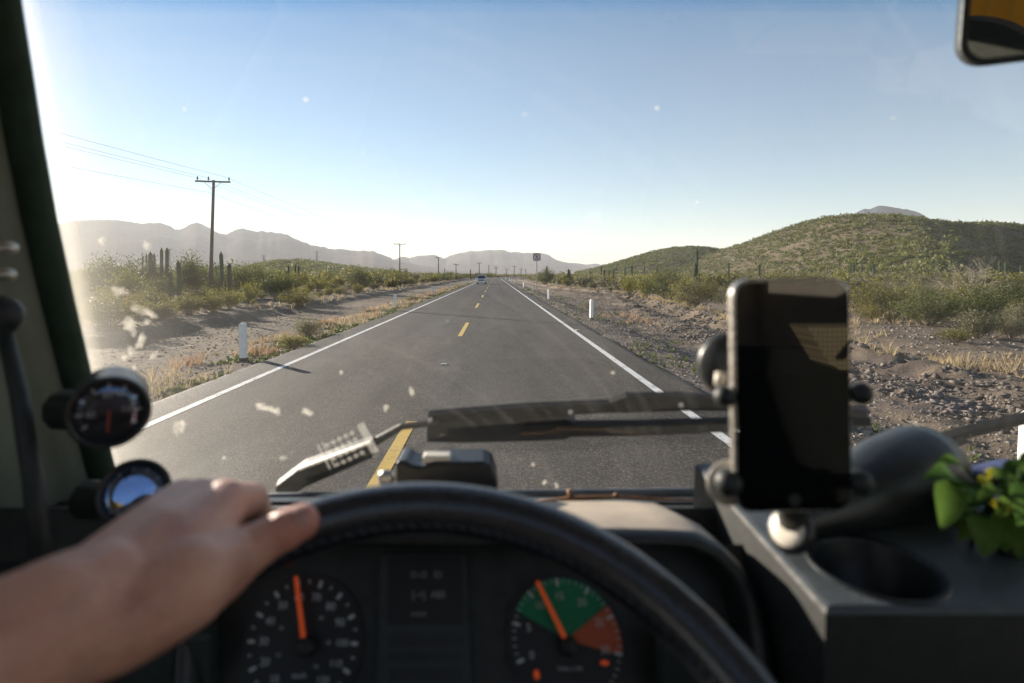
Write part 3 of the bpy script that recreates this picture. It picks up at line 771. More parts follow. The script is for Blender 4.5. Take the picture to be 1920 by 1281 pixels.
# white delineator posts
def post_proto():
    t = thing('delineator_post', 'x', 'marker post', (0, 0, 0))
    b = MB(); h = .90; w = .07; prof = [(-w, -.055), (w, -.055), (w, .055), (-w, .055)]
    b.add([(x, y, -.1) for x, y in prof]+[(x, y, h-.03) for x, y in prof]+[(x*.72, y*.72, h) for x, y in prof],
          [(0,1,5,4),(1,2,6,5),(2,3,7,6),(3,0,4,7),(4,5,9,8),(5,6,10,9),(6,7,11,10),(7,4,8,11),(8,9,10,11)])
    b.build('post_body', M_post, t)
    d = MB(); d.box((0, 0, .045), (.147, .117, .09)); d.build('dark_foot', M_dark, t)
    return t
proto = post_proto(); first = True
left_l = ['nearest white marker post on the left verge, casting a shadow onto the line', 'second white marker post on the left verge', 'third white marker post on the left verge', 'fourth white marker post on the left verge']
right_l = ['white marker post at the right frame edge behind the plant', 'white marker post nearest the phone on the right shoulder', 'white marker post with dark cap just before the sign pole', 'white marker post just beyond the sign pole']
for side in (-1, 1):
    for i in range(13):
        Y = (13.05+19.8*i) if side < 0 else (4.72+20.1*i)
        u = -5.86 if side < 0 else (4.50 if i == 0 else 4.22+.05*min(i, 3))
        x = u+float(road_x(Y)); t = proto if first else copy_tree(proto); first = False
        lab = (left_l if side < 0 else right_l)
        t['label'] = lab[i] if i < 4 else f'small far white marker post in the row along the {"left" if side < 0 else "right"} road edge'
        t['group'] = 'white posts on the left verge' if side < 0 else 'white posts on the right shoulder'
        t.location = (x, Y, float(height(x, Y))); t.rotation_euler = (R.gauss(0, .02), R.gauss(0, .015), R.gauss(0, .25) if i else .05)

# raised road studs
M_stud = mat_wear('stud_white', (.72, .71, .68), .4, .1, 30)
M_refl = mat_wear('stud_reflector', (.55, .42, .12), .2, .1, 30)
sp = thing('road_stud', 'x', 'road stud'); b = MB()
b.add([(-.055,-.05,0),(.055,-.05,0),(.055,.05,0),(-.055,.05,0),(-.04,-.022,.022),(.04,-.022,.022),(.04,.022,.022),(-.04,.022,.022)], [(0,1,5,4),(1,2,6,5),(2,3,7,6),(3,0,4,7),(4,5,6,7)])
b.build('stud_body', M_stud, sp); d = MB(); d.add([(-.034,-.049,.004),(.034,-.049,.004),(.028,-.030,.019),(-.028,-.030,.019)], [(0,1,2,3)]); d.build('reflector', M_refl, sp)
first = True
for u, ys, w in ((LINE_L-.16, (18.2, 31.4, 46, 61), 'beside the left edge line'), (LINE_R+.16, (19.1, 33.8, 49, 64), 'beside the right edge line'), (LINE_Y, (11.8, 26.8, 41.6, 56.6), 'between the yellow centre dashes')):
    for i, y in enumerate(ys):
        t = sp if first else copy_tree(sp); first = False; t.location = (u, y, .003); t.scale = (1.25,)*3
        t['label'] = f'{["nearest", "second", "third", "fourth"][i]} raised white road stud {w}'; t['group'] = f'road studs {w}'

# no pedestrians sign
M_signw = mat_wear('sign_white', (.72, .68, .68), .5, .05, 8); M_signr = mat_wear('sign_red', (.30, .05, .06), .5, .1, 8); M_signk = mat_wear('sign_black', (.03, .03, .035), .5, .1, 8)
Y = 59.5; x = (1006.5-928)/F*Y; z0 = float(height(x, Y)); zc = EYE+33/F*Y
st = thing('road_sign', 'square white no pedestrians sign with red ring on a steel pole', 'road sign', (x, Y, z0))
b = MB(); b.box((0, .03, (zc-z0+.4)/2-.1), (.075, .05, zc-z0+.6)); b.build('sign_pole', M_steel, st)
M = Matrix.Translation((0, -.012, zc-z0)) @ Matrix.Rotation(math.pi/2, 4, 'X')
def rrect(w, h, r, n=5):
    pts = []
    for cx, cy, a0 in ((w/2-r, h/2-r, 0), (-w/2+r, h/2-r, 90), (-w/2+r, -h/2+r, 180), (w/2-r, -h/2+r, 270)):
        for k in range(n+1): a = math.radians(a0+90*k/n); pts.append((cx+r*math.cos(a), cy+r*math.sin(a)))
    return pts
b = MB(); b.prism(rrect(.86, .86, .05), .012, M @ Matrix.Translation((0, 0, -.012))); b.build('sign_panel', M_signw, st)
def ring(ro, ri, n=36): 
    vs = []; fs = []
    for k in range(n):
        a = 2*math.pi*k/n; vs += [(ro*math.cos(a), ro*math.sin(a), 0), (ri*math.cos(a), ri*math.sin(a), 0)]
    for k in range(n): q = (k+1) % n; fs.append((2*k, 2*q, 2*q+1, 2*k+1))
    return vs, fs
b = MB(); v, f = ring(.39, .305); b.add([M @ Vector((p[0], p[1], .004)) for p in v], f)
s = .7071; b.add([M @ Vector(p) for p in ((-.24, .20, .008), (-.20, .24, .008), (.24, -.20, .008), (.20, -.24, .008))][::-1], [(0,1,2,3)]); b.build('red_ring', M_signr, st)
b = MB(); mm = M @ Matrix.Translation((0, 0, .0055))
b.add([mm @ Vector((.045*math.cos(k*.5236), .205+.045*math.sin(k*.5236), 0)) for k in range(12)], [tuple(range(12))])
for q in ([(-.06,.15),(.06,.15),(.05,-.03),(-.05,-.03)], [(-.05,-.03),(0,-.03),(-.06,-.25),(-.12,-.24)], [(0,-.03),(.05,-.03),(.13,-.22),(.07,-.25)], [(-.06,.15),(-.03,.13),(-.13,-.02),(-.16,0)], [(.06,.15),(.03,.13),(.12,-.01),(.16,.01)]):
    b.add([mm @ Vector((*p, 0)) for p in q], [(0,1,2,3)])
b.build('pedestrian_symbol', M_signk, st)

# orange marker and discarded block on the left
M_orange = mat_wear('orange_marker', (.62, .17, .03), .6, .12, 10)
Y = 24; x = (239-928)/F*Y; z0 = float(height(x, Y)); h = EYE-(543-515)/F*Y-z0
t = thing('marker_stake', 'thin orange marker stake standing in the left scrub', 'marker stake', (x, Y, z0))
b = MB(); b.tube([(0, 0, -.1), (.02, 0, h*.96)], [.052, .05], 10); b.build('stake', M_orange, t, True); b = MB(); b.lathe([(.058, h*.93), (.058, h), (.03, h+.02)], 10, Matrix.Translation((.02, 0, 0))); b.build('stake_cap', M_orange, t, True)
M_block = mat_wear('dark_old_timber', (.035, .028, .02), .95, .4, 12, .8, .02)
Y = 20.6; x = (507-928)/F*Y; z0 = float(height(x, Y))
b = MB(); Mr = Matrix.Rotation(.06, 3, 'Z'); b.box((0, 0, .075), (.53, .26, .17), 0, Mr, .025); b.box((-.2, -.01, .10), (.10, .27, .18), 0, Mr, .02)
tag(b.build('timber_block', M_block, loc=(x, Y, z0-.01)), 'dark discarded timber block lying on the left dirt track', 'timber block')
# broken branch below the yellow green shrub on the right
b = MB(); Y = 55; x = (1170-928)/F*Y
b.tube([(0, 0, 0), (.5, 0, .25), (1.2, .1, .75)], [.14, .1, .05], 7); b.tube([(.5, 0, .25), (.4, .2, .7)], [.07, .03], 5)
tag(b.build('fallen_branch', M_twig, loc=(x, Y, float(height(x, Y)))), 'thick grey fallen branch under the leaning yellow green shrub', 'branch')

# ------------------------------------------------------------------ oncoming car
M_body = NT('car_paint'); M_body.base((.40, .47, .52)); M_body.set(Roughness=.28, Metallic=.25); M_body.p.inputs['Coat Weight'].default_value = .6; M_body = M_body.m
M_cglass = NT('car_glass'); M_cglass.base((.015, .02, .025)); M_cglass.set(Roughness=.06); M_cglass = M_cglass.m
M_chrome = mat_wear('bright_metal', (.75, .74, .72), .25, .05, 20, .02, .001, .9)
M_lamp = mat_wear('headlamp_lens', (.75, .76, .76), .12, .05, 20)
def loft(b, secs, mi=0, cap=True):
    """secs: list of closed rings of equal length"""
    n = len(secs[0]); vs = [p for s_ in secs for p in s_]; fs = []
    for i in range(len(secs)-1):
        for j in range(n): fs.append((i*n+j, i*n+(j+1) % n, (i+1)*n+(j+1) % n, (i+1)*n+j))
    if cap: fs += [tuple(range(n))[::-1], tuple((len(secs)-1)*n+j for j in range(n))]
    b.add(vs, fs, mi)
car = thing('oncoming_car', 'pale blue oncoming off-road car in the left lane far down the road', 'car', ((903-928)/F*112, 112, 0))
b = MB(); w = .93   # y: negative is the car's front (faces us)
def xs(y, zb, zt, wb, wt): return [(-wb, y, zb), (wb, y, zb), (wt+.03, y, (zb+zt)*.5), (wt, y, zt-.06), (wt-.1, y, zt), (-wt+.1, y, zt), (-wt, y, zt-.06), (-wt-.03, y, (zb+zt)*.5)]
loft(b, [xs(-2.2, .42, .95, .80, .76), xs(-2.1, .36, 1.02, .88, .86), xs(-1.2, .34, 1.10, .92, .90), xs(-.9, .34, 1.12, .92, .91), xs(2.2, .34, 1.12, .92, .91), xs(2.35, .45, 1.05, .85, .84)])
b.build('body', M_body, car, False)
b = MB(); loft(b, [xs(-.95, 1.08, 1.12, .90, .86), xs(-.35, 1.08, 1.78, .90, .74), xs(-.1, 1.08, 1.84, .90, .72), xs(1.9, 1.08, 1.86, .90, .72), xs(2.3, 1.08, 1.2, .88, .84)]); b.build('cabin', M_body, car)
b = MB(); b.add([(-.78, -.91, 1.16), (.78, -.91, 1.16), (.66, -.44, 1.68), (-.66, -.44, 1.68)], [(0,1,2,3)]); 
b.v = [(x, y-.03, z+.02) for x, y, z in b.v]; b.build('windscreen', M_cglass, car)
for s in (-1, 1):
    q = MB(); q.add([(s*.925, -.6, 1.17), (s*.925, 1.9, 1.17), (s*.80, 1.8, 1.72), (s*.80, -.2, 1.72)], [(0,1,2,3)][::1]); q.build('side_window', M_cglass, car)
    h_ = MB(); h_.box((s*.66, -2.17, .80), (.28, .10, .20), 0, None, .03); h_.build('headlight', M_lamp, car)
    m_ = MB(); m_.box((s*1.03, -.62, 1.22), (.20, .10, .17), 0, None, .03); m_.build('side_mirror', M_body, car)
    for wy in (-1.4, 1.45):
        wh = MB(); wh.lathe([(.22, -.11), (.36, -.11), (.38, -.06), (.38, .06), (.36, .11), (.22, .11)], 20, Matrix.Translation((s*.82, wy, .37)) @ Matrix.Rotation(math.pi/2, 4, 'Y')); wo = wh.build('wheel', M_dark, car, True)
        rm = MB(); rm.lathe([(.02, -.06), (.22, -.10), (.22, .10), (.02, .06)], 16, Matrix.Translation((s*.83, wy, .37)) @ Matrix.Rotation(math.pi/2, 4, 'Y')); rm.build('rim', M_steel, wo, True)
b = MB(); b.box((0, -2.24, .50), (1.72, .16, .24), 0, None, .05); b.build('bumper', M_chrome, car)
b = MB(); b.box((0, -2.20, .80), (.98, .06, .18), 0, None, .02); b.build('grille', M_dark, car)
b = MB(); b.box((0, -2.33, .50), (.34, .02, .13), 0, None, .005); b.build('number_plate', M_post, car)
b = MB(); b.box((0, .9, 1.90), (1.30, 1.9, .05), 0, None, .02); b.build('roof_rack', M_steel, car)
# ------------------------------------------------------------------ the van we sit in
van = thing('camper_van', 'dark cab of an old van seen from the driver seat', 'van', (0, 0, 0))
M_blk = mat_wear('black_plastic', (.020, .024, .025), .55, .3, 60, .15, .0006)
M_blkg = mat_wear('black_plastic_satin', (.018, .021, .023), .38, .3, 60, .12, .0005)
M_dash = mat_wear('sunlit_dusty_dash', (.52, .44, .355), .55, .12, 26, .4, .0008)
M_cons = mat_wear('console_plastic', (.080, .092, .096), .38, .22, 34, .7, .0008)
M_cside = mat_wear('shaded_console_plastic', (.022, .023, .022), .6, .25, 34, .5, .0008)  # darkened to hold the hood's shade on the console's left side
M_green = mat_wear('dark_green_trim', (.024, .040, .029), .85, .25, 18, .2, .001, 0, .12)
M_panel = mat_wear('grey_green_panel', (.17, .19, .15), .65, .15, 7, .2, .001)
M_lining = mat_wear('beige_lining', (.62, .57, .49), .9, .1, 12, .4, .002)
M_rub = mat_wear('window_rubber', (.16, .18, .20), .45, .25, 40, .3, .001)
M_leather = mat_wear('wheel_rim_leather', (.018, .020, .026), .30, .35, 110, .25, .0006, 0, .8, .35)
M_steel2 = mat_wear('brushed_metal', (.55, .52, .47), .35, .1, 60, .1, .0005, .85)
M_cream = mat_wear('cream_plastic', (.72, .66, .56), .4, .06, 40)

def vsub(p): return Vector(p)
def ws_y(zrel): return .656-.45*zrel          # windscreen plane: forward distance at a height relative to the eye
def ws(px, py, out=0.0):
    """point on the windscreen where the photo shows pixel px, py"""
    k = -(py-515)/F; Y = .656/(1+.45*k); p = at(px, py, Y); return p+Vector((0, .912, .41))*out
WS_N = Vector((0, .912, .41))
# windscreen glass: clear, with a dust film that catches the sun and a blue band along its top
g = NT('dusty_windscreen'); T = g.t; T.nodes.remove(g.p)
co = g.coord(); sx = g.n('ShaderNodeSeparateXYZ'); g.l(co, sx.inputs[0])
band = g.ramp(g.math('MULTIPLY_ADD', sx.outputs[2], 12.5, -26.45, clamp=True), [(0, (1, 1, 1)), (.45, (.86, .95, 1)), (.75, (.32, .66, .92)), (1, (.14, .46, .82))])
tr = g.n('ShaderNodeBsdfTransparent'); g.l(band, tr.inputs[0])
tl = g.n('ShaderNodeBsdfTranslucent'); tl.inputs[0].default_value = (.80, .76, .68, 1)
df = g.n('ShaderNodeBsdfDiffuse'); df.inputs[0].default_value = (.6, .56, .5, 1)
ad = g.n('ShaderNodeMixShader'); ad.inputs[0].default_value = .15; g.l(tl.outputs[0], ad.inputs[1]); g.l(df.outputs[0], ad.inputs[2])
# edge distance along the left pillar: unwiped dust, thickened and spread to give the sun's glow
ex = g.math('ADD', sx.outputs[0], g.math('MULTIPLY_ADD', sx.outputs[2], -.15, .775))      # metres right of the left edge
edge = g.ramp(g.math('MULTIPLY', ex, 4.0), [(0, 1.0), (.06, .50), (.22, .20), (.50, .075), (.80, .035), (1, .015)])
sm = g.noise(g.coord(scale=(1, 1, .4)), 9, 5, .6); sp = g.noise(co, 140, 2, .6); sp2 = g.noise(co, 46, 2, .5)
dust = g.math('ADD', g.math('MULTIPLY', edge, .45), g.ramp(sm, [(.42, .002), (.75, .015)]))
dust = g.math('ADD', dust, g.math('MULTIPLY', g.ramp(sp, [(.70, 0), (.76, .05)]), g.ramp(sm, [(.4, .2), (.6, 1)])))
pv = g.n('ShaderNodeVectorMath'); pv.operation = 'DISTANCE'; pv.inputs[1].default_value = (-.28, .80, 1.46); g.l(co, pv.inputs[0])
arcn = g.n('ShaderNodeTexNoise'); arcn.noise_dimensions = '1D'; arcn.inputs['Scale'].default_value = 70; arcn.inputs['Detail'].default_value = 4; g.l(pv.outputs['Value'], arcn.inputs['W'])
dust = g.math('ADD', dust, g.math('MULTIPLY', g.ramp(arcn.outputs[0], [(.5, 0), (.8, .022)]), g.ramp(sm, [(.35, .3), (.6, 1)])))
dust = g.math('ADD', dust, g.ramp(sp2, [(.755, 0), (.80, .06)]), clamp=True)
mx = g.n('ShaderNodeMixShader'); g.l(dust, mx.inputs[0]); g.l(tr.outputs[0], mx.inputs[1]); g.l(ad.outputs[0], mx.inputs[2])
gl = g.n('ShaderNodeBsdfGlossy'); gl.inputs['Roughness'].default_value = .02
fr = g.n('ShaderNodeFresnel'); fr.inputs[0].default_value = 1.45
m2 = g.n('ShaderNodeMixShader'); g.l(g.math('MULTIPLY', fr.outputs[0], .8), m2.inputs[0]); g.l(mx.outputs[0], m2.inputs[1]); g.l(gl.outputs[0], m2.inputs[2]); g.l(m2.outputs[0], g.out.inputs[0])
M_glass = g.m
EDGE = [(22, -120), (35, 0), (56, 130), (76, 260), (103, 410), (135, 560), (165, 690), (196, 810), (228, 940), (245, 985)]
lft = [ws(x, y) for x, y in EDGE]; XR = 1.42
rgt = [Vector((XR-(p.x+.545)*.9, p.y, p.z)) for p in lft]
b = MB(); b.add(lft+rgt, [(i, i+1, len(lft)+i+1, len(lft)+i) for i in range(len(lft)-1)]); glass = b.build('windscreen', M_glass, van)
# rubber seal round the glass
b = MB(); b.tube([p+Vector((-.004, -.004, 0)) for p in lft], .007, 6); b.tube([p+Vector((.004, -.004, 0)) for p in rgt], .009, 6)
b.tube([ws(x, 925+(x-900)*-.012, -.004) for x in (200, 600, 900, 1300, 1700, 2300)], .0075, 8)
b.build('windscreen_seal', M_rub, glass, True)
# insect splats and dried drops stuck on the glass, with a painted row of reflected dots
r = np.random.default_rng(9); b = MB()
def splat(px, py, a, c, rot=0, jag=.25):
    n = 14; q = []
    for k in range(n):
        t = 2*math.pi*k/n; rr = 1+jag*r.normal(); x = a*rr*math.cos(t); y = c*rr*math.sin(t)
        q.append((px+x*math.cos(rot)-y*math.sin(rot), py+x*math.sin(rot)+y*math.cos(rot)))
    cen = ws(px, py, .0022); vs = [ws(x, y, .0012) for x, y in q]; b.add(vs+[cen], [(k, (k+1) % n, n) for k in range(n)])
for q in [(222, 547, 15, 9, .5), (262, 582, 20, 7, .4), (282, 590, 12, 6, .6), (276, 604, 7, 5), (243, 612, 9, 22, -.5), (262, 643, 7, 17, .4), (246, 660, 7, 8), (233, 672, 5, 5), (288, 668, 10, 6, -.8), (252, 690, 4, 5),
          (503, 768, 20, 6, .3), (488, 764, 9, 7), (520, 773, 8, 7, .7), (572, 772, 8, 5), (580, 776, 6, 5), (333, 804, 10, 14, .3), (343, 796, 6, 6), (772, 735, 5, 8, -.3), (724, 768, 5, 6), (530, 860, 7, 4),
          (357, 71, 3, 3), (237, 12, 4, 4), (573, 188, 5, 4, .4), (1233, 203, 4, 4), (683, 290, 3, 3), (345, 206, 3, 3), (190, 452, 7, 7), (276, 462, 7, 7), (1676, 222, 3, 4), (1022, 905, 4, 4), (1045, 912, 4, 6), (1000, 872, 5, 4),
          (1625, 812, 9, 5), (1655, 806, 12, 6), (1690, 800, 14, 4), (1715, 798, 9, 5), (1650, 830, 5, 9), (1745, 818, 6, 5), (1310, 380, 3, 3), (1468, 640, 3, 3), (985, 215, 3, 3), (840, 62, 3, 3), (1150, 700, 4, 3), (640, 700, 3, 3), (420, 860, 5, 4)]:  # leading entries here imitate pale reflected dots
    splat(*q)
for k in range(30): splat(r.uniform(150, 1900), r.uniform(250, 900), *(r.uniform(.7, 1.4),)*2)
sm_ = NT('dried_splat'); sm_.base((.78, .73, .64)); sm_.set(Roughness=.9)
t_ = sm_.n('ShaderNodeBsdfTranslucent'); t_.inputs[0].default_value = (.8, .76, .68, 1); x_ = sm_.n('ShaderNodeBsdfTransparent')
a_ = sm_.n('ShaderNodeMixShader'); a_.inputs[0].default_value = .6; sm_.l(sm_.p.outputs[0], a_.inputs[1]); sm_.l(t_.outputs[0], a_.inputs[2])
b_ = sm_.n('ShaderNodeMixShader'); sm_.l(sm_.ramp(sm_.noise(sm_.coord(), 90, 3), [(.30, .08), (.70, .60)]), b_.inputs[0]); sm_.l(x_.outputs[0], b_.inputs[1]); sm_.l(a_.outputs[0], b_.inputs[2]); sm_.l(b_.outputs[0], sm_.out.inputs[0])
sp_o = b.build('splats_and_reflected_dots', sm_.m, glass); sp_o['kind'] = 'stuff'
# dotted reflection in the glass, put in as faint translucent patches
b = MB()
def wq(pts, out=.0014): b.add([ws(x, y, out) for x, y in pts], [tuple(range(len(pts)))])
def gq(u, v): return (596+u*78-v*(-32)+0, 838-u*38+v*62)    # reflection patch frame
for i in range(5):
    for j in range(5):
        u = .18+.15*i; v = .08+.2*j; c_ = gq(u, v); wq([(c_[0]+5*math.cos(k*.7854), c_[1]+4.4*math.sin(k*.7854)) for k in range(8)])
for u0, u1 in ((-.02, .03), (.10, .13), (.95, 1.12)):
    wq([gq(u0, -.05), gq(u1, -.05), gq(u1, .95), gq(u0, .95)], .0012)
_d = NT('dotted_reflection_tint'); _t1 = _d.n('ShaderNodeBsdfTranslucent'); _t1.inputs[0].default_value = (.8, .78, .72, 1); _t2 = _d.n('ShaderNodeBsdfTransparent'); _mx = _d.n('ShaderNodeMixShader'); _mx.inputs[0].default_value = .15
_d.l(_t2.outputs[0], _mx.inputs[1]); _d.l(_t1.outputs[0], _mx.inputs[2]); _d.l(_mx.outputs[0], _d.out.inputs[0]); b.build('dotted_reflection', _d.m, glass)

# left pillar and side wall
rows = EDGE; sec = []
for (x, y) in rows:
    p = ws(x, y); k = (y-515)/F
    sec.append([p+Vector((.006, -.006, 0)), p+Vector((.003, -.016, -.002)), p+Vector((-.004, -.025, -.004)), p+Vector((-.013, -.028, -.005)), p+Vector((-.05, -.02, 0)), p+Vector((-.055, .006, .0)), p+Vector((-.02, .010, .0)), p+Vector((-.002, .006, 0))])
b = MB(); loft(b, sec); b.build('windscreen_pillar', M_green, van, True)
b = MB(); sc2 = []
for (x, y) in rows+[(330, 1300), (420, 1700)]:
    p = ws(x, y); a = p+Vector((-.0125, -.0265, -.004))
    sc2.append([a, a+Vector((-.022, -.016, 0)), a+Vector((-.040, -.045, 0)), a+Vector((-.044, -.085, 0)), a+Vector((-.060, -.10, 0)), a+Vector((-.062, -.15, 0)), a+Vector((-.078, -.18, 0)), Vector((-.66, .22, a.z)), Vector((-.72, .22, a.z)), Vector((-.72, p.y+.02, a.z))])
loft(b, sc2); b.build('side_panel', M_panel, van, True)
# cab shell round the driver
def panel(name, pts, mat, th=.02, nrm=None):
    b = MB(); pts = [Vector(p) for p in pts]; n_ = (pts[1]-pts[0]).cross(pts[2]-pts[0]).normalized()*th; k = len(pts)
    b.add(pts+[p+n_ for p in pts], [tuple(range(k))[::-1], tuple(range(k, 2*k))]+[(i, (i+1) % k, k+(i+1) % k, k+i) for i in range(k)]); return b.build(name, mat, van)
ROOF = 2.34; XL, XRW, YB = -.70, 1.62, -2.6
for pts in ([(XL, .52), (XRW, .52), (XRW, -.15), (XL, -.15)], [(XL, -1.8), (XRW, -1.8), (XRW, YB), (XL, YB)], [(XL, -.15), (-.1, -.15), (-.1, -1.8), (XL, -1.8)], [(1.15, -.15), (XRW, -.15), (XRW, -1.8), (1.15, -1.8)]):
    panel('roof', [(x, y, ROOF) for x, y in pts][::-1], M_lining, .04)      # middle left open, added so sky light brightens the cab
panel('header_panel', [(XL, .56, 2.20), (XRW, .56, 2.20), (XRW, .51, ROOF), (XL, .51, ROOF)], M_lining, .02)
panel('floor', [(XL, 1.1, .75), (XRW, 1.1, .75), (XRW, YB, .75), (XL, YB, .75)], M_blk, .05)
panel('nose_panel', [(XL, .86, .7), (XRW, .86, .7), (XRW, .80, 1.555), (XL, .80, 1.555)][::-1], M_panel, .02)
for sx_, nm in ((XL, 'left'), (XRW, 'right')):
    wy0, wy1, wz0, wz1 = (-.75, .18, 1.60, 2.22) if sx_ < 0 else (-.85, .48, 1.52, 2.24)
    for pts in ([(sx_, YB, .75), (sx_, wy0, .75), (sx_, wy0, ROOF), (sx_, YB, ROOF)], [(sx_, wy0, .75), (sx_, wy1, .75), (sx_, wy1, wz0), (sx_, wy0, wz0)], [(sx_, wy0, wz1), (sx_, wy1, wz1), (sx_, wy1, ROOF), (sx_, wy0, ROOF)], [(sx_, wy1, .75), (sx_, .84, .75), (sx_, .80, 1.58), (sx_, .56, ROOF), (sx_, wy1, ROOF)]):
        panel('door_panel', pts, M_lining, .03)
# rear wall; unseen opening added so sky light reaches the yellow curtain
for pts in ([(XL, YB, .75), (XRW, YB, .75), (XRW, YB, 1.4), (XL, YB, 1.4)], [(XL, YB, 1.4), (-.45, YB, 1.4), (-.45, YB, ROOF), (XL, YB, ROOF)], [(1.2, YB, 1.4), (XRW, YB, 1.4), (XRW, YB, ROOF), (1.2, YB, ROOF)]):
    panel('rear_wall', pts, M_lining, .03)
mc = NT('yellow_curtain'); mc.base((.62, .33, .05)); mc.set(Roughness=.9); tt = mc.n('ShaderNodeBsdfTranslucent'); tt.inputs[0].default_value = (.62, .30, .04, 1); ms = mc.n('ShaderNodeMixShader'); ms.inputs[0].default_value = .5
mc.l(mc.p.outputs[0], ms.inputs[1]); mc.l(tt.outputs[0], ms.inputs[2]); mc.l(ms.outputs[0], mc.out.inputs[0])
b = MB(); n = 60; vs = []
for k in range(n+1):
    x = -.65+1.2*k/n; y = -1.42+.018*math.sin(k*1.1)
    vs += [(x, y, 1.35), (x, y, 2.33)]
b.add(vs, [(2*k, 2*k+2, 2*k+3, 2*k+1) for k in range(n)])
cur = b.build('curtain', mc.m, None, True); tag(cur, 'yellow curtain seen in the rear view mirror', 'curtain')
# seats
M_seat = mat_wear('dark_seat_cloth', (.03, .034, .03), .95, .2, 80, .4, .002)
ms2 = NT('beige_grid_cloth'); br = ms2.n('ShaderNodeTexBrick'); br.offset = 0; br.inputs['Scale'].default_value = 60; br.inputs['Color1'].default_value = (.62, .54, .36, 1); br.inputs['Color2'].default_value = (.56, .48, .32, 1); br.inputs['Mortar'].default_value = (.30, .25, .16, 1); br.inputs['Mortar Size'].default_value = .09; br.inputs['Brick Width'].default_value = .5; br.inputs['Row Height'].default_value = .5
mp = ms2.n('ShaderNodeMapping'); mp.inputs['Rotation'].default_value = (math.pi/2, 0, 0); ms2.l(ms2.coord(), mp.inputs[0]); ms2.l(mp.outputs[0], br.inputs['Vector']); ms2.base(br.outputs[0]); ms2.set(Roughness=.95)
def seat(x, mat_back, mat_head, yb=-.58):
    s_ = MB(); s_.box((x, -.32, 1.28), (.50, .52, .14), 0, None, .05); s_.build('seat_cushion', M_seat, van)
    k_ = MB(); k_.box((x, -.58, 1.53), (.48, .12, .40), 0, Matrix.Rotation(-.15, 3, 'X'), .045); so = k_.build('seat_back', mat_back, van)
    return so
so = seat(.78, M_seat, M_seat)
hb = MB(); hp = [(.548, 1.810), (.90, 1.810), (.90, 1.735), (.605, 1.735), (.588, 1.744)]
hb.prism(hp, .06, Matrix.Translation((0, -.20, 0)) @ Matrix.Rotation(math.pi/2, 4, 'X')); hb.build('headrest', ms2.m, so)
bl = MB(); bl.add([(.640, -.192, 1.815), (.652, -.192, 1.815), (.605, -.192, 1.755), (.592, -.192, 1.755)], [(0,1,2,3)]); bl.v += [(x, y-.003, z) for x, y, z in bl.v]; bl.f.append((7, 6, 5, 4)); bl.m.append(0); bl.build('seat_belt', M_blk, so)
so2 = seat(.0, M_seat, M_seat)
for x, w_, zt in ((.15, .40, 1.975), (.50, .26, 1.95)):
    hb = MB(); n = 14; poly = [(-w_/2, -.30)]+[(w_/2*math.cos(math.pi-math.pi*k/n), .16+.14*math.sin(math.pi*k/n)) for k in range(n+1)]+[(w_/2, -.30)]
    hb.prism(poly[::-1], .10, Matrix.Translation((x, -1.02, zt-.30)) @ Matrix.Rotation(math.pi/2, 4, 'X')); hb.build('headrest', M_seat, so2)

# dashboard: sill under the glass, hood over the instruments, body below
b = MB()
zs = lambda py, Y: EYE-(py-515)/F*Y
prof = [(.795, zs(930, .795)), (.775, zs(944, .775)), (.70, zs(951, .70)), (.60, zs(953, .60)), (.585, 1.60), (.60, 1.2), (.80, 1.0)]
vs = []; xsn = [-.66, XRW-.03]
for x in xsn: vs += [(x, y, z) for y, z in prof]
k = len(prof); b.add(vs, [(i, i+1, k+i+1, k+i) for i in range(k-1)]); b.build('dashboard', M_blk, van)
# a pale ledge strip below the glass
b = MB(); b.box((.15, .742, zs(946.5, .742)+.004), (1.5, .018, .006), 0, None, .002); b.build('dash_ledge', M_cons, van)
# instrument hood: arch outline in the cluster plane, swept back to the dash
A0 = at(800, 1050, .52); A1 = at(800, 1281, .47); dn = (A1-A0).normalized(); CN = Vector((1, 0, 0)).cross(dn).normalized()
if CN.y > 0: CN = -CN                                    # cluster face normal, towards the driver
def cl(px, py, lift=0.0):
    """point of the instrument face seen at pixel px, py"""
    d = Vector(((px-928)/F, 1, -(py-515)/F)); e = Vector((0, 0, EYE)); t = (A0-e).dot(CN)/d.dot(CN); return e+d*t+CN*lift
arch = [(330, 1340), (338, 1200), (365, 1110), (410, 1055), (470, 1022), (560, 1012), (760, 1010), (1000, 1010), (1240, 1011), (1300, 1014), (1345, 1034), (1385, 1072), (1412, 1120), (1428, 1180), (1438, 1250), (1446, 1340)]
def hoodp(px, py, Y): return at(px, py, Y)
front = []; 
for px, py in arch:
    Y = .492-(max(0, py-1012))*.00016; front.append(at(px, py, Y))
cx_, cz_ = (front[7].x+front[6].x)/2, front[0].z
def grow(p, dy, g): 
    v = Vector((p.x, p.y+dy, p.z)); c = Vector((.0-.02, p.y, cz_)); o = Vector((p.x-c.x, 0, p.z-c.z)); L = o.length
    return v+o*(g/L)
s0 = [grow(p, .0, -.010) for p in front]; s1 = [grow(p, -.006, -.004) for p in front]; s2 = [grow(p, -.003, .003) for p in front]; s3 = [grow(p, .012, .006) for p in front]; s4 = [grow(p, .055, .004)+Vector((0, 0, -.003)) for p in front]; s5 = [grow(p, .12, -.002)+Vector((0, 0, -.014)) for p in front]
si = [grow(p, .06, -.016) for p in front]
b = MB(); secs = [si, s0, s1, s2, s3, s4, s5]; k = len(front); vs = [p for s_ in secs for p in s_]
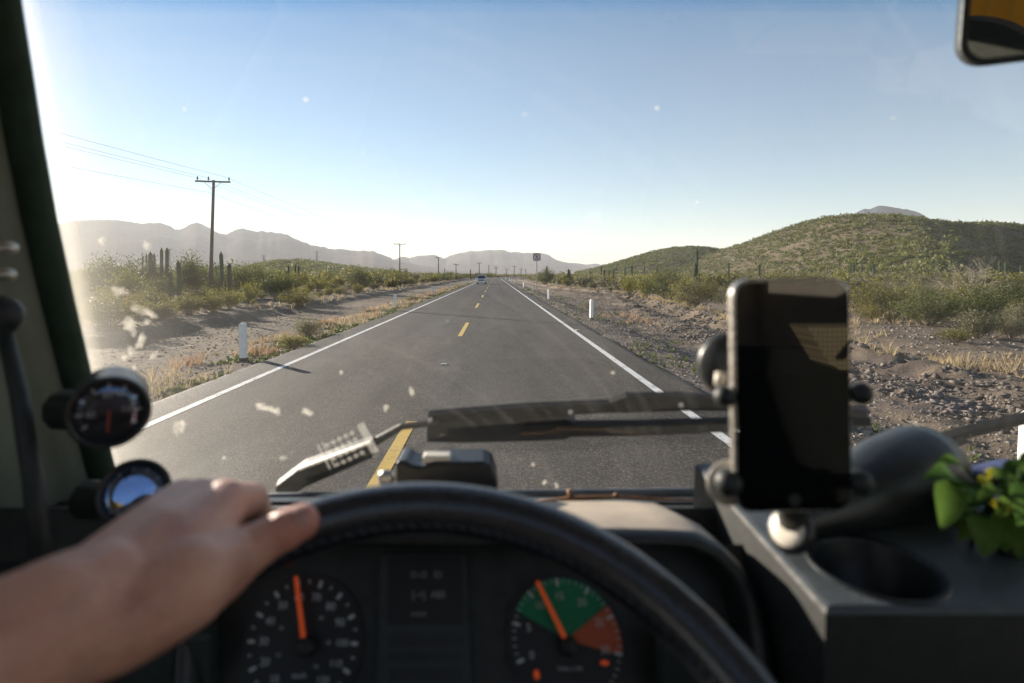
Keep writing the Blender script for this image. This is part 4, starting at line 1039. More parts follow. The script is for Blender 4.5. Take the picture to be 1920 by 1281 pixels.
b.add(vs, [(i*k+j, i*k+j+1, (i+1)*k+j+1, (i+1)*k+j) for i in range(len(secs)-1) for j in range(k-1)]); b.m = [1 if (i >= 4 and 2 <= j <= 10) else 0 for i in range(len(secs)-1) for j in range(k-1)]; hood = b.build('instrument_hood', [M_blkg, M_dash], van, True)  # sunlit top painted pale over its dust, shaded rim and sides black
# instrument panel face
b = MB(); q = [cl(300, 1020, -.004), cl(1470, 1020, -.004), cl(1500, 1420, -.004), cl(280, 1420, -.004)]
b.add(q+[p-CN*.02 for p in q], [(0, 3, 2, 1), (4, 5, 6, 7), (0, 1, 5, 4), (1, 2, 6, 5), (2, 3, 7, 6), (3, 0, 4, 7)]); face = b.build('instrument_panel', M_blk, van)
MF = Matrix.Identity(4)
ux = Vector((1, 0, 0)); uy = -dn
def frame(px, py, lift=0.0):
    c = cl(px, py, lift); return Matrix(((ux.x, uy.x, CN.x, c.x), (ux.y, uy.y, CN.y, c.y), (ux.z, uy.z, CN.z, c.z), (0, 0, 0, 1)))
PX = (cl(900, 1180)-cl(800, 1180)).length/100          # metres per photo pixel on the instrument face
M_dial = mat_wear('dial_black', (.010, .012, .014), .5, .1, 50, .03)
M_num = mat_wear('dial_print', (.52, .55, .58), .6, .05, 50, .02); M_needle = mat_wear('needle_orange', (.85, .12, .02), .5, .05, 50, .02)
_np = [n for n in M_needle.node_tree.nodes if n.type == 'BSDF_PRINCIPLED'][0]; _np.inputs['Emission Color'].default_value = (1, .12, .02, 1); _np.inputs['Emission Strength'].default_value = .05
M_dgreen = mat_wear('dial_green', (.0, .19, .085), .6, .08, 50, .02); M_dor = mat_wear('dial_red', (.46, .10, .045), .6, .08, 50, .02)
def text(s, size, M, mat, parent, name='lettering', b=None):
    c = bpy.data.curves.new(name, 'FONT'); c.body = s; c.size = size; c.align_x = 'CENTER'; c.align_y = 'CENTER'; c.resolution_u = 2
    o = bpy.data.objects.new(name, c); C.objects.link(o); bpy.context.view_layer.update(); dg = bpy.context.evaluated_depsgraph_get()
    me = bpy.data.meshes.new_from_object(o.evaluated_get(dg)); bpy.data.objects.remove(o)
    b.add([M @ v.co for v in me.vertices], [tuple(p.vertices) for p in me.polygons])
def arc(b, M, r0, r1, a0, a1, z, n=30):
    vs = []
    for k in range(n+1):
        a = math.radians(a0+(a1-a0)*k/n); vs += [M @ Vector((r0*math.cos(a), r0*math.sin(a), z)), M @ Vector((r1*math.cos(a), r1*math.sin(a), z))]
    b.add(vs, [(2*k, 2*k+1, 2*k+3, 2*k+2) if a1 > a0 else (2*k, 2*k+2, 2*k+3, 2*k+1) for k in range(n)])
def needle(px, py, tx, ty, w, parent):
    b = MB(); M = frame(px, py, .006); d = (tx-px, -(ty-py)); L = math.hypot(*d)*PX; a = math.atan2(d[1], d[0])
    MM = M @ Matrix.Rotation(a, 4, 'Z'); b.prism([(-.004, -w/2), (L, -w*.4), (L, w*.4), (-.004, w/2)], .0015, MM); b.build('needle', M_needle, parent)
    h_ = MB(); h_.lathe([(.008, 0), (.008, .002), (.006, .0035)], 20, frame(px, py, .0045)); h_.build('needle_hub', M_dial, parent, True)
# speedometer
spx, spy, RD = 568, 1203, 104*PX
b = MB(); b.lathe([(RD*1.08, 0), (RD*1.08, .001)], 48, frame(spx, spy, -.002)); dial = b.build('speedometer_dial', M_dial, face)
b = MB(); M = frame(spx, spy, .0005); nums = ['10', '20', '30', '40', '50', '60', '70', '80', '90', '100', '110', '120']
for i in range(12):
    a = 232-i*26; ca, sa = math.cos(math.radians(a)), math.sin(math.radians(a))
    arc(b, M, RD*.86, RD*.98, a+1.6, a-1.6, .0, 2)
    arc(b, M, RD*.91, RD*.97, a-13+.7, a-13-.7, .0, 2)
    text(nums[i], .0085 if i < 9 else .0075, M @ Matrix.Translation((ca*RD*.70, sa*RD*.70, .0)), M_num, dial, b=b)
    if i % 2: text(str(int(int(nums[i])*.62)), .004, M @ Matrix.Translation((ca*RD*.46, sa*RD*.46, 0)), M_num, dial, b=b)
text('km/h', .006, M @ Matrix.Translation((0, -RD*.5, 0)), M_num, dial, b=b)
b.build('dial_lettering', M_num, dial); needle(575, 1212, 545, 1099, .0042, dial)
# rev counter
rpx, rpy = 1062, 1200
b = MB(); b.lathe([(RD*1.08, 0), (RD*1.08, .001)], 48, frame(rpx, rpy, -.002)); dial2 = b.build('rev_counter_dial', M_dial, face)
M = frame(rpx, rpy, .0004)
b = MB(); arc(b, M, RD*.06, RD*.98, 34, 152, 0); b.build('green_zone', M_dgreen, dial2)
b = MB(); arc(b, M, RD*.06, RD*.98, -14, 33, 0); b.build('red_zone', M_dor, dial2)
b = MB(); M = frame(rpx, rpy, .0009)
for i, s_ in enumerate(['0', '5', '10', '15', '20', '25', '30']):
    a = 200-i*35.5; ca, sa = math.cos(math.radians(a)), math.sin(math.radians(a)); arc(b, M, RD*.84, RD*.97, a+1.6, a-1.6, 0, 2)
    text(s_, .0085, M @ Matrix.Translation((ca*RD*.68, sa*RD*.68, 0)), M_num, dial2, b=b)
    for q_ in range(1, 5): aa = a-35.5*q_/5; arc(b, M, RD*.90, RD*.96, aa+.5, aa-.5, 0, 1)
text('1/min x 100', .0045, M @ Matrix.Translation((0, -RD*.42, 0)), M_num, dial2, b=b); b.build('dial_lettering', M_num, dial2); needle(1065, 1211, 1018, 1107, .0042, dial2)
for px, py, a, c_ in ((1133, 1243, 9, 4), (1006, 1265, 6, 8)):
    b = MB(); b.lathe([(.0026, 0), (.0026, .001)], 12, frame(px, py, .001) @ Matrix.Diagonal((a/6, c_/6, 1, 1)))
    b.build('warning_mark', M_needle, dial2)
# centre panel of warning lights
M_ctr = mat_wear('centre_panel_plastic', (.030, .040, .042), .5, .15, 60, .1, .0004)
b = MB(); q = [cl(714, 1040, .002), cl(874, 1040, .002), cl(884, 1330, .002), cl(708, 1330, .002)]
b.add(q+[p-CN*.008 for p in q], [(0, 3, 2, 1), (4, 5, 6, 7), (0, 1, 5, 4), (1, 2, 6, 5), (2, 3, 7, 6), (3, 0, 4, 7)]); ctr = b.build('centre_panel', M_ctr, face)
b = MB(); b.add([cl(729, 1046, .0035), cl(866, 1046, .0035), cl(869, 1172, .0035), cl(728, 1172, .0035)], [(0, 3, 2, 1)]); wl = b.build('warning_light_window', M_dial, ctr)
b = MB(); M_sym = mat_wear('symbol_print', (.32, .35, .33), .6, .05, 50, .02)
for px, py, s_ in ((786, 1079, 'O-O'), (822, 1079, 'ID'), (786, 1116, '[-+]'), (822, 1116, 'ABS'), (786, 1153, '===')):
    text(s_, .0078, frame(px, py, .0042), M_sym, wl, b=b)
b.build('symbols', M_sym, wl)
for y0_, y1_ in ((1188, 1212), (1224, 1240), (1254, 1275)):
    b = MB(); b.add([cl(732, y0_, .0032), cl(866, y0_, .0032), cl(867, y1_, .0032), cl(731, y1_, .0032)], [(0, 3, 2, 1)]); b.build('blank_switch', M_blkg, ctr)
# stalk / switch bank low right and low left
for p_, d_ in ((cl(1280, 1300, .01), (.05, .012, .12)), (cl(290, 1290, .0), (.10, .02, .10))):
    b = MB(); b.box(p_, d_, 0, None, .004); b.build('switch_bank', M_ctr, face)

# steering wheel
wc = Vector((-.0407, .2240, EYE-.2961)); WR, wt, wz = .215, .906, .1096
wu = Vector((math.cos(wz), math.sin(wz), 0)); wv = Vector((-math.sin(wz)*math.sin(wt), math.cos(wz)*math.sin(wt), math.cos(wt))); wn = wu.cross(wv)
def wp(a, rr=WR, h=0): return wc+wu*(rr*math.cos(a))+wv*(rr*math.sin(a))+wn*h
b = MB(); N = 96; b.tube([wp(2*math.pi*k/N) for k in range(N)], .017, 18, closed=True); rim = b.build('steering_wheel', M_leather, van, True)
b = MB()   # stitched seam along the inner side of the rim
for k in range(150):
    a = 2*math.pi*k/150; p = wp(a, WR-.0165, .004); q = wp(a+.022, WR-.0160, .0075); b.tube([p, q], .0008, 4)
b.build('rim_stitching', mat_wear('stitch_thread', (.07, .08, .10), .8, .1, 50), rim)
b = MB(); b.lathe([(.065, -.05), (.075, -.03), (.072, -.012), (.055, 0)], 28, Matrix.Translation(wc) @ Matrix(((wu.x, wv.x, wn.x, 0), (wu.y, wv.y, wn.y, 0), (wu.z, wv.z, wn.z, 0), (0, 0, 0, 1)))); b.build('wheel_hub', M_blk, rim, True)
for a in (math.radians(-20), math.radians(200), math.radians(270)):
    b = MB(); b.tube([wp(a, .06, -.03), wp(a, .13, -.018), wp(a, WR, 0)], [.018, .014, .011], 10); b.build('wheel_spoke', M_blk, rim, True)
b = MB(); b.tube([wc-wn*.04, wc-wn*.30], .028, 14); b.build('steering_column', M_blk, rim, True)

# centre console with cup holder
def con(pts): return [Vector(p) for p in pts]
YF, YR = .398, .66; zf, zr_ = EYE-.2385, EYE-.2225; XLc = .2335; XRc = 1.2
b = MB(); cxh, cyh, rh = .3055, .452, .0435; zc_ = zf+(zr_-zf)*(cyh-YF)/(YR-YF); n = 40
zt = lambda y: zf+(zr_-zf)*(y-YF)/(YR-YF)
hole = [Vector((cxh+rh*math.cos(2*math.pi*k/n), cyh+rh*math.sin(2*math.pi*k/n), zt(cyh+rh*math.sin(2*math.pi*k/n)))) for k in range(n)]
bx0, bx1, by0, by1 = XLc+.008, XRc, YF+.006, YR; outer = []
for k in range(n):
    a = 2*math.pi*k/n; dx, dy = math.cos(a), math.sin(a); t = min((bx1-cxh)/dx if dx > 1e-6 else 9, (bx0-cxh)/dx if dx < -1e-6 else 9, (by1-cyh)/dy if dy > 1e-6 else 9, (by0-cyh)/dy if dy < -1e-6 else 9)
    x, y = cxh+dx*t, cyh+dy*t; outer.append(Vector((x, y, zt(y))))
cor = [(i, c) for i, c in ()]
b.add(hole+outer, [(k, n+k, n+(k+1) % n, (k+1) % n) for k in range(n)])
# the missing corners
def corner(x, y, k): b.add([outer[k], Vector((x, y, zt(y))), outer[(k+1) % n]], [(0, 1, 2)])
for k in range(n):
    p, q_ = outer[k], outer[(k+1) % n]
    if abs(p.x-q_.x) > 1e-5 and abs(p.y-q_.y) > 1e-5:
        x = bx1 if max(p.x, q_.x) > bx1-1e-4 else bx0; y = by1 if max(p.y, q_.y) > by1-1e-4 else by0; corner(x, y, k)
# rounded left and front lips, side and front walls
def wall_strip(path_a, path_b): 
    k = len(path_a); b.add(path_a+path_b, [(i, i+1, k+i+1, k+i) for i in range(k-1)])
e1 = [Vector((bx0, by0, zt(by0))), Vector((bx0, by1, zt(by1)))]; e2 = [Vector((bx0-.004, by0-.003, zt(by0)-.0015)), Vector((bx0-.004, by1, zt(by1)-.0015))]; e3 = [Vector((bx0-.006, by0-.005, zt(by0)-.004)), Vector((bx0-.006, by1, zt(by1)-.004))]; e4 = [Vector((bx0-.015, by0-.006, 1.3)), Vector((bx0-.02, by1, 1.3))]
wall_strip(e1, e2)
sb_ = MB(); sb_.add(e2+e3+e4, [(0, 1, 3, 2), (2, 3, 5, 4)])
f1 = [Vector((bx0, by0, zt(by0))), Vector((bx1, by0, zt(by0)))]; f2 = [Vector((bx0-.004, by0-.003, zt(by0)-.0015)), Vector((bx1, by0-.003, zt(by0)-.0015))]; f3 = [Vector((bx0-.006, by0-.005, zt(by0)-.004)), Vector((bx1, by0-.005, zt(by0)-.004))]; f4 = [Vector((bx0-.015, by0-.006, 1.3)), Vector((bx1, by0-.006, 1.3))]
wall_strip(f2, f1); wall_strip(f3, f2)
fb_ = MB(); fb_.add(f4+f3, [(0, 1, 3, 2)])
r1 = [Vector((bx0, by1, zt(by1))), Vector((bx1, by1, zt(by1)))]; r2 = [Vector((bx0-.02, by1, 1.3)), Vector((bx1, by1, 1.3))]; wall_strip(r1, r2)
cons = b.build('console', M_cons, van); fb_.build('console_front', M_blk, cons); sb_.build('console_side', M_cside, cons)  # front blackened as turned from the light, side colour carries shade
b = MB(); b.lathe([(rh-.003, -.085), (rh-.001, -.002), (rh, .0), (rh+.0045, .0022), (rh+.006, .0002)], 40, Matrix.Translation((cxh, cyh, zc_)) @ Matrix.Rotation(math.atan2(zr_-zf, YR-YF), 4, 'X'), close_top=False); b.build('cup_holder', M_blkg, cons, True)

# gauges on the pillar
def pod(px, py, Y, nrm, rad, lens_mat, needle_ang, label_blue):
    c = at(px, py, Y); n_ = Vector(nrm).normalized(); x_ = Vector((0, 0, 1)).cross(n_).normalized(); y_ = n_.cross(x_)
    M = Matrix(((x_.x, y_.x, n_.x, c.x), (x_.y, y_.y, n_.y, c.y), (x_.z, y_.z, n_.z, c.z), (0, 0, 0, 1)))
    b = MB(); b.lathe([(rad*.80, -.055), (rad*.95, -.050), (rad*.97, -.006), (rad, -.004), (rad*1.02, .002), (rad*.99, .006), (rad*.90, .006), (rad*.86, .0), (rad*.86, -.004)], 40, M, close_top=False); o = b.build('gauge_pod', M_blkg, van, True)
    d = MB(); d.lathe([(rad*.87, -.0045), (rad*.87, -.004)], 36, M); d.build('gauge_dial', M_dial, o)
    d = MB()
    for k in range(9):
        a = 215-k*31; arc(d, M, rad*.62, rad*.78, a+2.5, a-2.5, -.003, 2)
    for k, s_ in enumerate(('40', '80', '120')):
        a = math.radians(190-k*95); text(s_, .0075, M @ Matrix.Translation((rad*.45*math.cos(a), rad*.45*math.sin(a), -.003)), M_num, o, b=d)
    d.build('dial_lettering', M_num, o)
    d = MB(); a = math.radians(needle_ang); d.prism([(0, -.0011), (rad*.6, -.0007), (rad*.6, .0007), (0, .0011)], .001, M @ Matrix.Translation((0, 0, -.002)) @ Matrix.Rotation(a, 4, 'Z')); d.build('needle', M_dor, o)
    d = MB(); d.lathe([(rad*.87, .0), (rad*.85, .0015), (rad*.5, .003), (rad*.05, .0035)], 36, M, close_bot=False); d.build('gauge_glass', lens_mat, o, True)
    s_ = MB(); back = c-n_*.045; s_.tube([back, back+Vector((-.03, .02, -.015)), back+Vector((-.075, .04, -.02))], [.020, .018, .020], 10); s_.build('pod_bracket', M_blk, o, True)
    return o
def lens(name, k):
    g = NT(name); T = g.t; T.nodes.remove(g.p); tr = g.n('ShaderNodeBsdfTransparent'); gl = g.n('ShaderNodeBsdfGlossy'); gl.inputs['Roughness'].default_value = .03; gl.inputs[0].default_value = (.42, .60, 1, 1)  # blue gloss tint paints in the sky's reflection
    m = g.n('ShaderNodeMixShader'); m.inputs[0].default_value = k; g.l(tr.outputs[0], m.inputs[1]); g.l(gl.outputs[0], m.inputs[2]); g.l(m.outputs[0], g.out.inputs[0]); return g.m
pod(205, 772, .470, (.52, -.85, -.06), .0300, lens('gauge_lens', .16), -95, False)
pod(252, 925, .520, (.506, -.79, .345), .0300, lens('sky_blue_gauge_lens', .45), 130, True)

# rear view mirror
mn = Vector((-.40, -.90, -.225)).normalized(); mxv = Vector((0, 0, 1)).cross(mn).normalized(); myv = mn.cross(mxv)
if mxv.x < 0: mxv = -mxv
mcn = at(1925, -12, .50); mw, mh = .25, .078
Mm = Matrix(((mxv.x, myv.x, mn.x, 0), (mxv.y, myv.y, mn.y, 0), (mxv.z, myv.z, mn.z, 0), (0, 0, 0, 1)))
Mm = Matrix.Translation(at(1797, 128, .50)) @ Mm @ Matrix.Translation((mw/2, mh/2, 0)) if mxv.x > 0 else Mm
def rr_ring(w_, h_, r_, z): return [Mm @ Vector((x, y, z)) for x, y in rrect(w_, h_, r_, 6)]
b = MB(); loft(b, [rr_ring(mw*.9, mh*.8, .02, -.022), rr_ring(mw, mh, .021, -.016), rr_ring(mw+.002, mh+.002, .022, -.002), rr_ring(mw, mh, .021, .001), rr_ring(mw-.010, mh-.010, .017, .001), rr_ring(mw-.011, mh-.011, .016, -.0015)], 0, True); mir = b.build('rear_view_mirror', M_blk, van)
g = NT('mirror_silver'); g.base((.72, .70, .66)); g.set(Metallic=1.0, Roughness=.02); b = MB(); b.add(rr_ring(mw-.011, mh-.011, .016, -.0008), [tuple(range(28))]); b.build('mirror_glass', g.m, mir)
b = MB(); b.tube([Mm @ Vector((.02, .02, -.02)), Mm @ Vector((.02, .10, -.05)), Vector((.62, .535, 2.26))], .007, 8); b.build('mirror_stem', M_blk, mir, True)

# grab handle by the door
b = MB(); b.tube([at(-30, 466, .52), at(26, 465, .515)], .0055, 8); b.tube([at(-30, 516, .52), at(22, 515, .515)], .0055, 8); gh = b.build('handle_peg', M_steel2, van, True)
b = MB(); b.lathe([(.004, -.01), (.016, -.008), (.018, 0), (.012, .008)], 18, Matrix.Translation(at(2, 592, .50)) @ Matrix.Rotation(math.pi/2, 4, 'X')); b.tube([at(4, 600, .50), at(36, 740, .49), at(62, 900, .47), at(80, 1080, .45)], [.006, .007, .0075, .008], 10); b.build('grab_handle', M_blk, van, True)

# wipers outside the glass
M_wip = mat_wear('wiper_black', (.016, .017, .017), .55, .3, 40, .2, .001, 0, .3)
def wpt(px, py, out=.03): return ws(px, py, out)
def bar(b, pts, w0, w1=None, th=.008, out=.03):
    """flat bar lying parallel to the glass; pts = (px_top, py_top, py_bottom)"""
    top = [wpt(x, y0, out) for x, y0, y1 in pts]; bot = [wpt(x, y1, out) for x, y0, y1 in pts]; k = len(pts)
    top2 = [p+WS_N*th for p in top]; bot2 = [p+WS_N*th for p in bot]
    vs = top+bot+bot2+top2; fs = []
    for i in range(k-1):
        for a in range(4): A = a*k; B = ((a+1) % 4)*k; fs.append((A+i, B+i, B+i+1, A+i+1))
    fs += [(0, 3*k, 2*k, k), (k-1, 2*k-1, 3*k-1, 4*k-1)]; b.add(vs, fs)
wr = bpy.data.objects.new('wiper', None); C.objects.link(wr); wr.parent = van
b = MB(); bar(b, [(798, 807, 818), (990, 792, 812), (1150, 785, 803), (1185, 772, 803), (1290, 770, 799), (1370, 776, 799), (1480, 780, 800), (1660, 799, 806)], 0, th=.010, out=.032); b.build('wiper_blade', M_wip, wr)
b = MB(); bar(b, [(797, 820, 851), (860, 812, 853), (1000, 806, 850), (1062, 806, 847), (1085, 818, 838)], 0, th=.022, out=.024); b.build('wiper_bridge', M_wip, wr)
b = MB(); bar(b, [(985, 818, 840), (1200, 816, 836), (1370, 811, 829), (1480, 808, 824), (1650, 803, 818)], 0, th=.012, out=.020); b.build('wiper_rubber', M_wip, wr)
b = MB(); b.tube([wpt(690, 863, .035), wpt(745, 836, .04), wpt(802, 825, .035)], [.0065, .005, .005], 8); bar(b, [(505, 938, 962), (545, 908, 950), (560, 898, 940), (690, 853, 884)], 0, th=.014, out=.026); b.build('wiper_arm', M_wip, wr)
b = MB(); b.tube([wpt(548, 902, .022), wpt(690, 850, .022)], .003, 6); b.build('arm_edge', M_steel2, wr)
b = MB(); b.tube([wpt(803, 833, .050), wpt(900, 826, .050), wpt(985, 822, .048)], .0016, 6); b.tube([wpt(800, 808, .045), wpt(990, 793, .045), wpt(1150, 786, .045)], .0012, 6); b.build('wiper_lit_lines', M_steel2, wr)  # lit edges of the wiper put in as thin bright tubes
for x_, y_ in ((803, 815), (870, 822), (1075, 800), (1290, 786)):
    b = MB(); b.lathe([(.004, 0), (.003, .002)], 10, Matrix.Translation(wpt(x_, y_, .030)) @ Vector((-.3, -.8, .5)).to_track_quat('Z', 'Y').to_matrix().to_4x4()); b.build('wiper_glint', M_steel2, wr)  # bright discs put in as specular dots
wr2 = bpy.data.objects.new('wiper', None); C.objects.link(wr2); wr2.parent = van
b = MB(); bar(b, [(1790, 853, 858), (1850, 836, 850), (1930, 817, 830), (2100, 780, 795)], 0, th=.012, out=.03); b.build('wiper_blade', M_wip, wr2)
b = MB(); b.tube([wpt(1750, 905, .03), wpt(1840, 850, .034)], .008, 8); b.build('wiper_arm', M_wip, wr2)

# ------------------------------------------------------------------ loose things on the dash
# black box behind the wheel
b = MB(); Y = .63
poly = [(742, 940), (742, 866), (760, 864), (768, 872), (790, 876), (812, 868), (905, 866), (922, 874), (931, 900), (935, 940)]
pp = [at(x, y, Y) for x, y in poly]; k = len(pp); vs = pp+[p+Vector((0, .05, .0)) for p in pp]
b.add(vs, [tuple(range(k))[::-1], tuple(range(k, 2*k))]+[(i, (i+1) % k, k+(i+1) % k, k+i) for i in range(k)])
dev = thing('dash_device', 'black rounded box device on the dash behind the steering wheel rim', 'dash device', at(840, 945, Y)); o = b.build('device_body', M_blkg, dev); o.location = -dev.location
md = o.modifiers.new('edge', 'BEVEL'); md.width = .005; md.segments = 3
b = MB(); b.box(at(820, 858, .645), (.032, .02, .009), 0, None, .002); o = b.build('clip', M_cream, dev); o.location = -dev.location
b = MB(); b.lathe([(.009, -.004), (.010, 0), (.007, .005)], 16, Matrix.Translation(at(724, 897, .64)) @ Matrix.Rotation(math.pi/2, 4, 'X')); o = b.build('cable_plug', M_steel2, dev, True); o.location = -dev.location
# dry twig
M_tw = mat_wear('dry_twig', (.42, .22, .11), .7, .3, 60, .5, .001)
b = MB(); b.tube([at(985, 942, .715), at(1040, 938, .715), at(1072, 935, .71), at(1155, 932, .712), at(1225, 936, .715), at(1300, 937, .72)], [.0018, .0025, .0036, .0026, .0024, .0018], 8)
b.tube([at(1072, 935, .71), at(1067, 918, .712)], [.003, .0034], 7); b.tube([at(1152, 932, .712), at(1157, 926, .712)], [.0028, .0032], 7)
tag(b.build('twig', M_tw, None, True), 'thin brown knotted twig lying along the foot of the windscreen', 'twig')
# phone
Y = .385; pc = at(1487, 742, Y); pw, ph = 222*Y/F, 438*Y/F
pho = thing('phone', 'large black phone with dark screen held upright right of the wheel', 'phone', pc, .03); pho.rotation_euler = (0, -.012, .005)
M_sil = mat_wear('phone_silver', (.62, .58, .53), .28, .05, 60, .03, .0003, .85)
ms3 = NT('phone_screen'); ms3.base((.004, .004, .005)); ms3.set(Roughness=.03); ms3.p.inputs['Specular IOR Level'].default_value = .75; M_scr = ms3.m
rx = Matrix.Rotation(math.pi/2, 4, 'X')
def ring2(w_, h_, r_, y_): return [Vector((x, y_, z)) for x, z in rrect(w_, h_, r_, 7)]
b = MB(); loft(b, [ring2(pw-.003, ph-.003, .0105, 0), ring2(pw, ph, .012, .0015), ring2(pw, ph, .012, .0075), ring2(pw-.003, ph-.003, .0105, .009)]); b.build('phone_body', M_sil, pho)
b = MB(); loft(b, [ring2(pw-.0035, ph-.0035, .0105, -.0007), ring2(pw-.003, ph-.003, .0106, .0006)]); b.build('screen', M_scr, pho)
b = MB(); b.lathe([(.0045, 0), (.0045, .0003)], 20, Matrix.Translation((0, -.0008, -ph/2+.009)) @ rx); b.build('home_button', M_blkg, pho)
# phone holder
hol = thing('phone_holder', 'black phone holder with round rubber grips and a cream round knob', 'phone holder', at(1481, 1000, .43))
def hb_(b, nm, m, sm=True): o = b.build(nm, m, hol, sm); o.location = -hol.location; return o
def ball(b, c, r_, squash=1.0): b.lathe([(r_*math.sin(math.pi*k/10)+1e-5, -r_*math.cos(math.pi*k/10)*squash) for k in range(11)], 18, Matrix.Translation(c) @ Matrix.Rotation(math.pi/2, 4, 'Y'))
for px, py, rp in ((1359, 743, 21), (1614, 738, 22), (1366, 905, 26), (1612, 905, 24)):
    b = MB(); c = at(px, py, Y+.004); ball(b, c, rp*Y/F, .95); d = 1 if px < 1481 else -1
    b.tube([c, c+Vector((d*.018, .008, 0)), c+Vector((d*.035, .012, .0))], [.0045, .005, .005], 8); hb_(b, 'grip', M_blk)
b = MB(); b.box(pc+Vector((0, .016, -.02)), (.055, .010, .095), 0, None, .004); hb_(b, 'cradle', M_blk, False)
b = MB(); b.lathe([(.024, -.004), (.0255, 0), (.022, .004), (.008, .008)], 32, Matrix.Translation(at(1372, 685, .43)) @ Matrix.Rotation(-.45, 4, 'Z') @ rx, close_top=True); hb_(b, 'suction_cup', M_blkg)
b = MB(); b.tube([at(1352, 700, .415), at(1350, 722, .412)], .0045, 8); hb_(b, 'lever', M_cream)
b = MB(); b.tube([pc+Vector((0, .022, -.04)), at(1485, 950, .42), at(1490, 985, .432)], [.012, .010, .012], 12); hb_(b, 'arm', M_blk)
b = MB(); Mk = Matrix.Translation(at(1478, 992, .425)) @ Vector((-.78, -.42, .46)).to_track_quat('Z', 'Y').to_matrix().to_4x4(); b.lathe([(.0165, -.008), (.0175, -.002), (.016, .001), (.0135, .0015)], 30, Mk); hb_(b, 'knob_ring', M_blkg)
b = MB(); b.lathe([(.0138, .001), (.0132, .0018), (.006, .0022)], 30, Mk); hb_(b, 'knob', M_cream)
b = MB(); b.lathe([(.0155, -.002), (.0165, 0), (.0165, .001)], 30, Matrix.Translation(at(1368, 905, .40)) @ rx); hb_(b, 'clamp_ring', M_cream)
# dark cylindrical pouch behind the phone
b = MB(); a_ = at(1468, 988, .475); e_ = at(1738, 872, .570); ax = (e_-a_).normalized(); n = 13
rs = [.010, .015, .019, .023, .027, .031, .035, .039, .041, .042, .0425, .040]; pts = [a_.lerp(e_, i/(len(rs)-1)) for i in range(len(rs))]
b.tube(pts, rs, 26); can = tag(b.build('black_pouch', M_blkg, None, True), 'black leather-like cylindrical pouch lying on the console behind the phone', 'pouch')
# blue cloth and potted plant at the right
M_blue = mat_wear('blue_cloth', (.035, .055, .15), .9, .3, 30, .5, .003)
b = MB(); vs = []; nu, nv = 14, 10
for i in range(nu+1):
    for j in range(nv+1):
        u, v = i/nu, j/nv; vs.append(at(1740+u*260, 895-16*v*0, .60+.10*v)+Vector((0, 0, .018*math.sin(math.pi*u)**.5*math.sin(math.pi*(v*.9+.1))+.004*math.sin(9*u+5*v))))
b.add(vs, [(i*(nv+1)+j, (i+1)*(nv+1)+j, (i+1)*(nv+1)+j+1, i*(nv+1)+j+1) for i in range(nu) for j in range(nv)]); cl_o = b.build('blue_cloth', M_blue, None, True); cl_o.modifiers.new('thick', 'SOLIDIFY').thickness = .004
tag(cl_o, 'crumpled dark blue cloth on the dash behind the green plant', 'cloth')
Lf = mat_leaf('plant_leaf', (.014, .055, .016), (.16, .27, .045), .5)
_t = Lf.node_tree; _r = [n for n in _t.nodes if n.type == 'VALTORGB'][0]; _m = [n for n in _t.nodes if n.type == 'MATH' and n.operation == 'ADD'][0]
_n = _t.nodes.new('ShaderNodeTexNoise'); _n.inputs['Scale'].default_value = 70; _n.inputs['Detail'].default_value = 3; _c = _t.nodes.new('ShaderNodeTexCoord'); _t.links.new(_c.outputs['Object'], _n.inputs['Vector'])
_a = _t.nodes.new('ShaderNodeMath'); _a.operation = 'MULTIPLY_ADD'; _a.inputs[1].default_value = .9; _t.links.new(_n.outputs[0], _a.inputs[0]); _s = _t.nodes.new('ShaderNodeMath'); _s.operation = 'SUBTRACT'; _s.inputs[1].default_value = .45
_t.links.new(_m.outputs[0], _s.inputs[0]); _t.links.new(_s.outputs[0], _a.inputs[2]); _t.links.new(_a.outputs[0], _r.inputs[0]); Lfy = mat_leaf('plant_flower', (.55, .50, .04), (.75, .70, .12), .5)
M_pot = mat_wear('pale_pot', (.34, .36, .36), .6, .15, 30); M_soil = mat_wear('potting_soil', (.03, .022, .016), .95, .3, 80, .8, .004)
pl0 = at(1935, 1075, .475); plant = thing('potted_plant', 'green leafy plant with yellow blossoms in a pale pot on the console', 'potted plant', pl0)
b = MB(); b.lathe([(.028, -.012), (.036, .004), (.041, .012), (.039, .014), (.034, .010)], 28, None, close_top=False); b.build('pot', M_pot, plant, True)
b = MB(); b.lathe([(.035, .006), (.025, .010)], 20); b.build('soil', M_soil, plant, True)
def leaf(b, base, tip, wdt, droop=.3, nrm=Vector((0, -.5, .8))):
    base = Vector(base); tip = Vector(tip); d = tip-base; L = d.length; s = d.cross(nrm).normalized(); nr = s.cross(d).normalized(); m = 7
    vs = []; 
    for i in range(m+1):
        t = i/m; w_ = wdt*(math.sin(math.pi*t**.60)**.8 if 0 < t < 1 else .04); c = base+d*t+nr*(droop*L*4*t*(1-t))
        vs += [c-s*w_+nr*w_*.25, c-nr*w_*.06, c+s*w_+nr*w_*.25]
    b.add(vs, [(3*i+k, 3*i+k+1, 3*i+k+4, 3*i+k+3) for i in range(m) for k in (0, 1)])
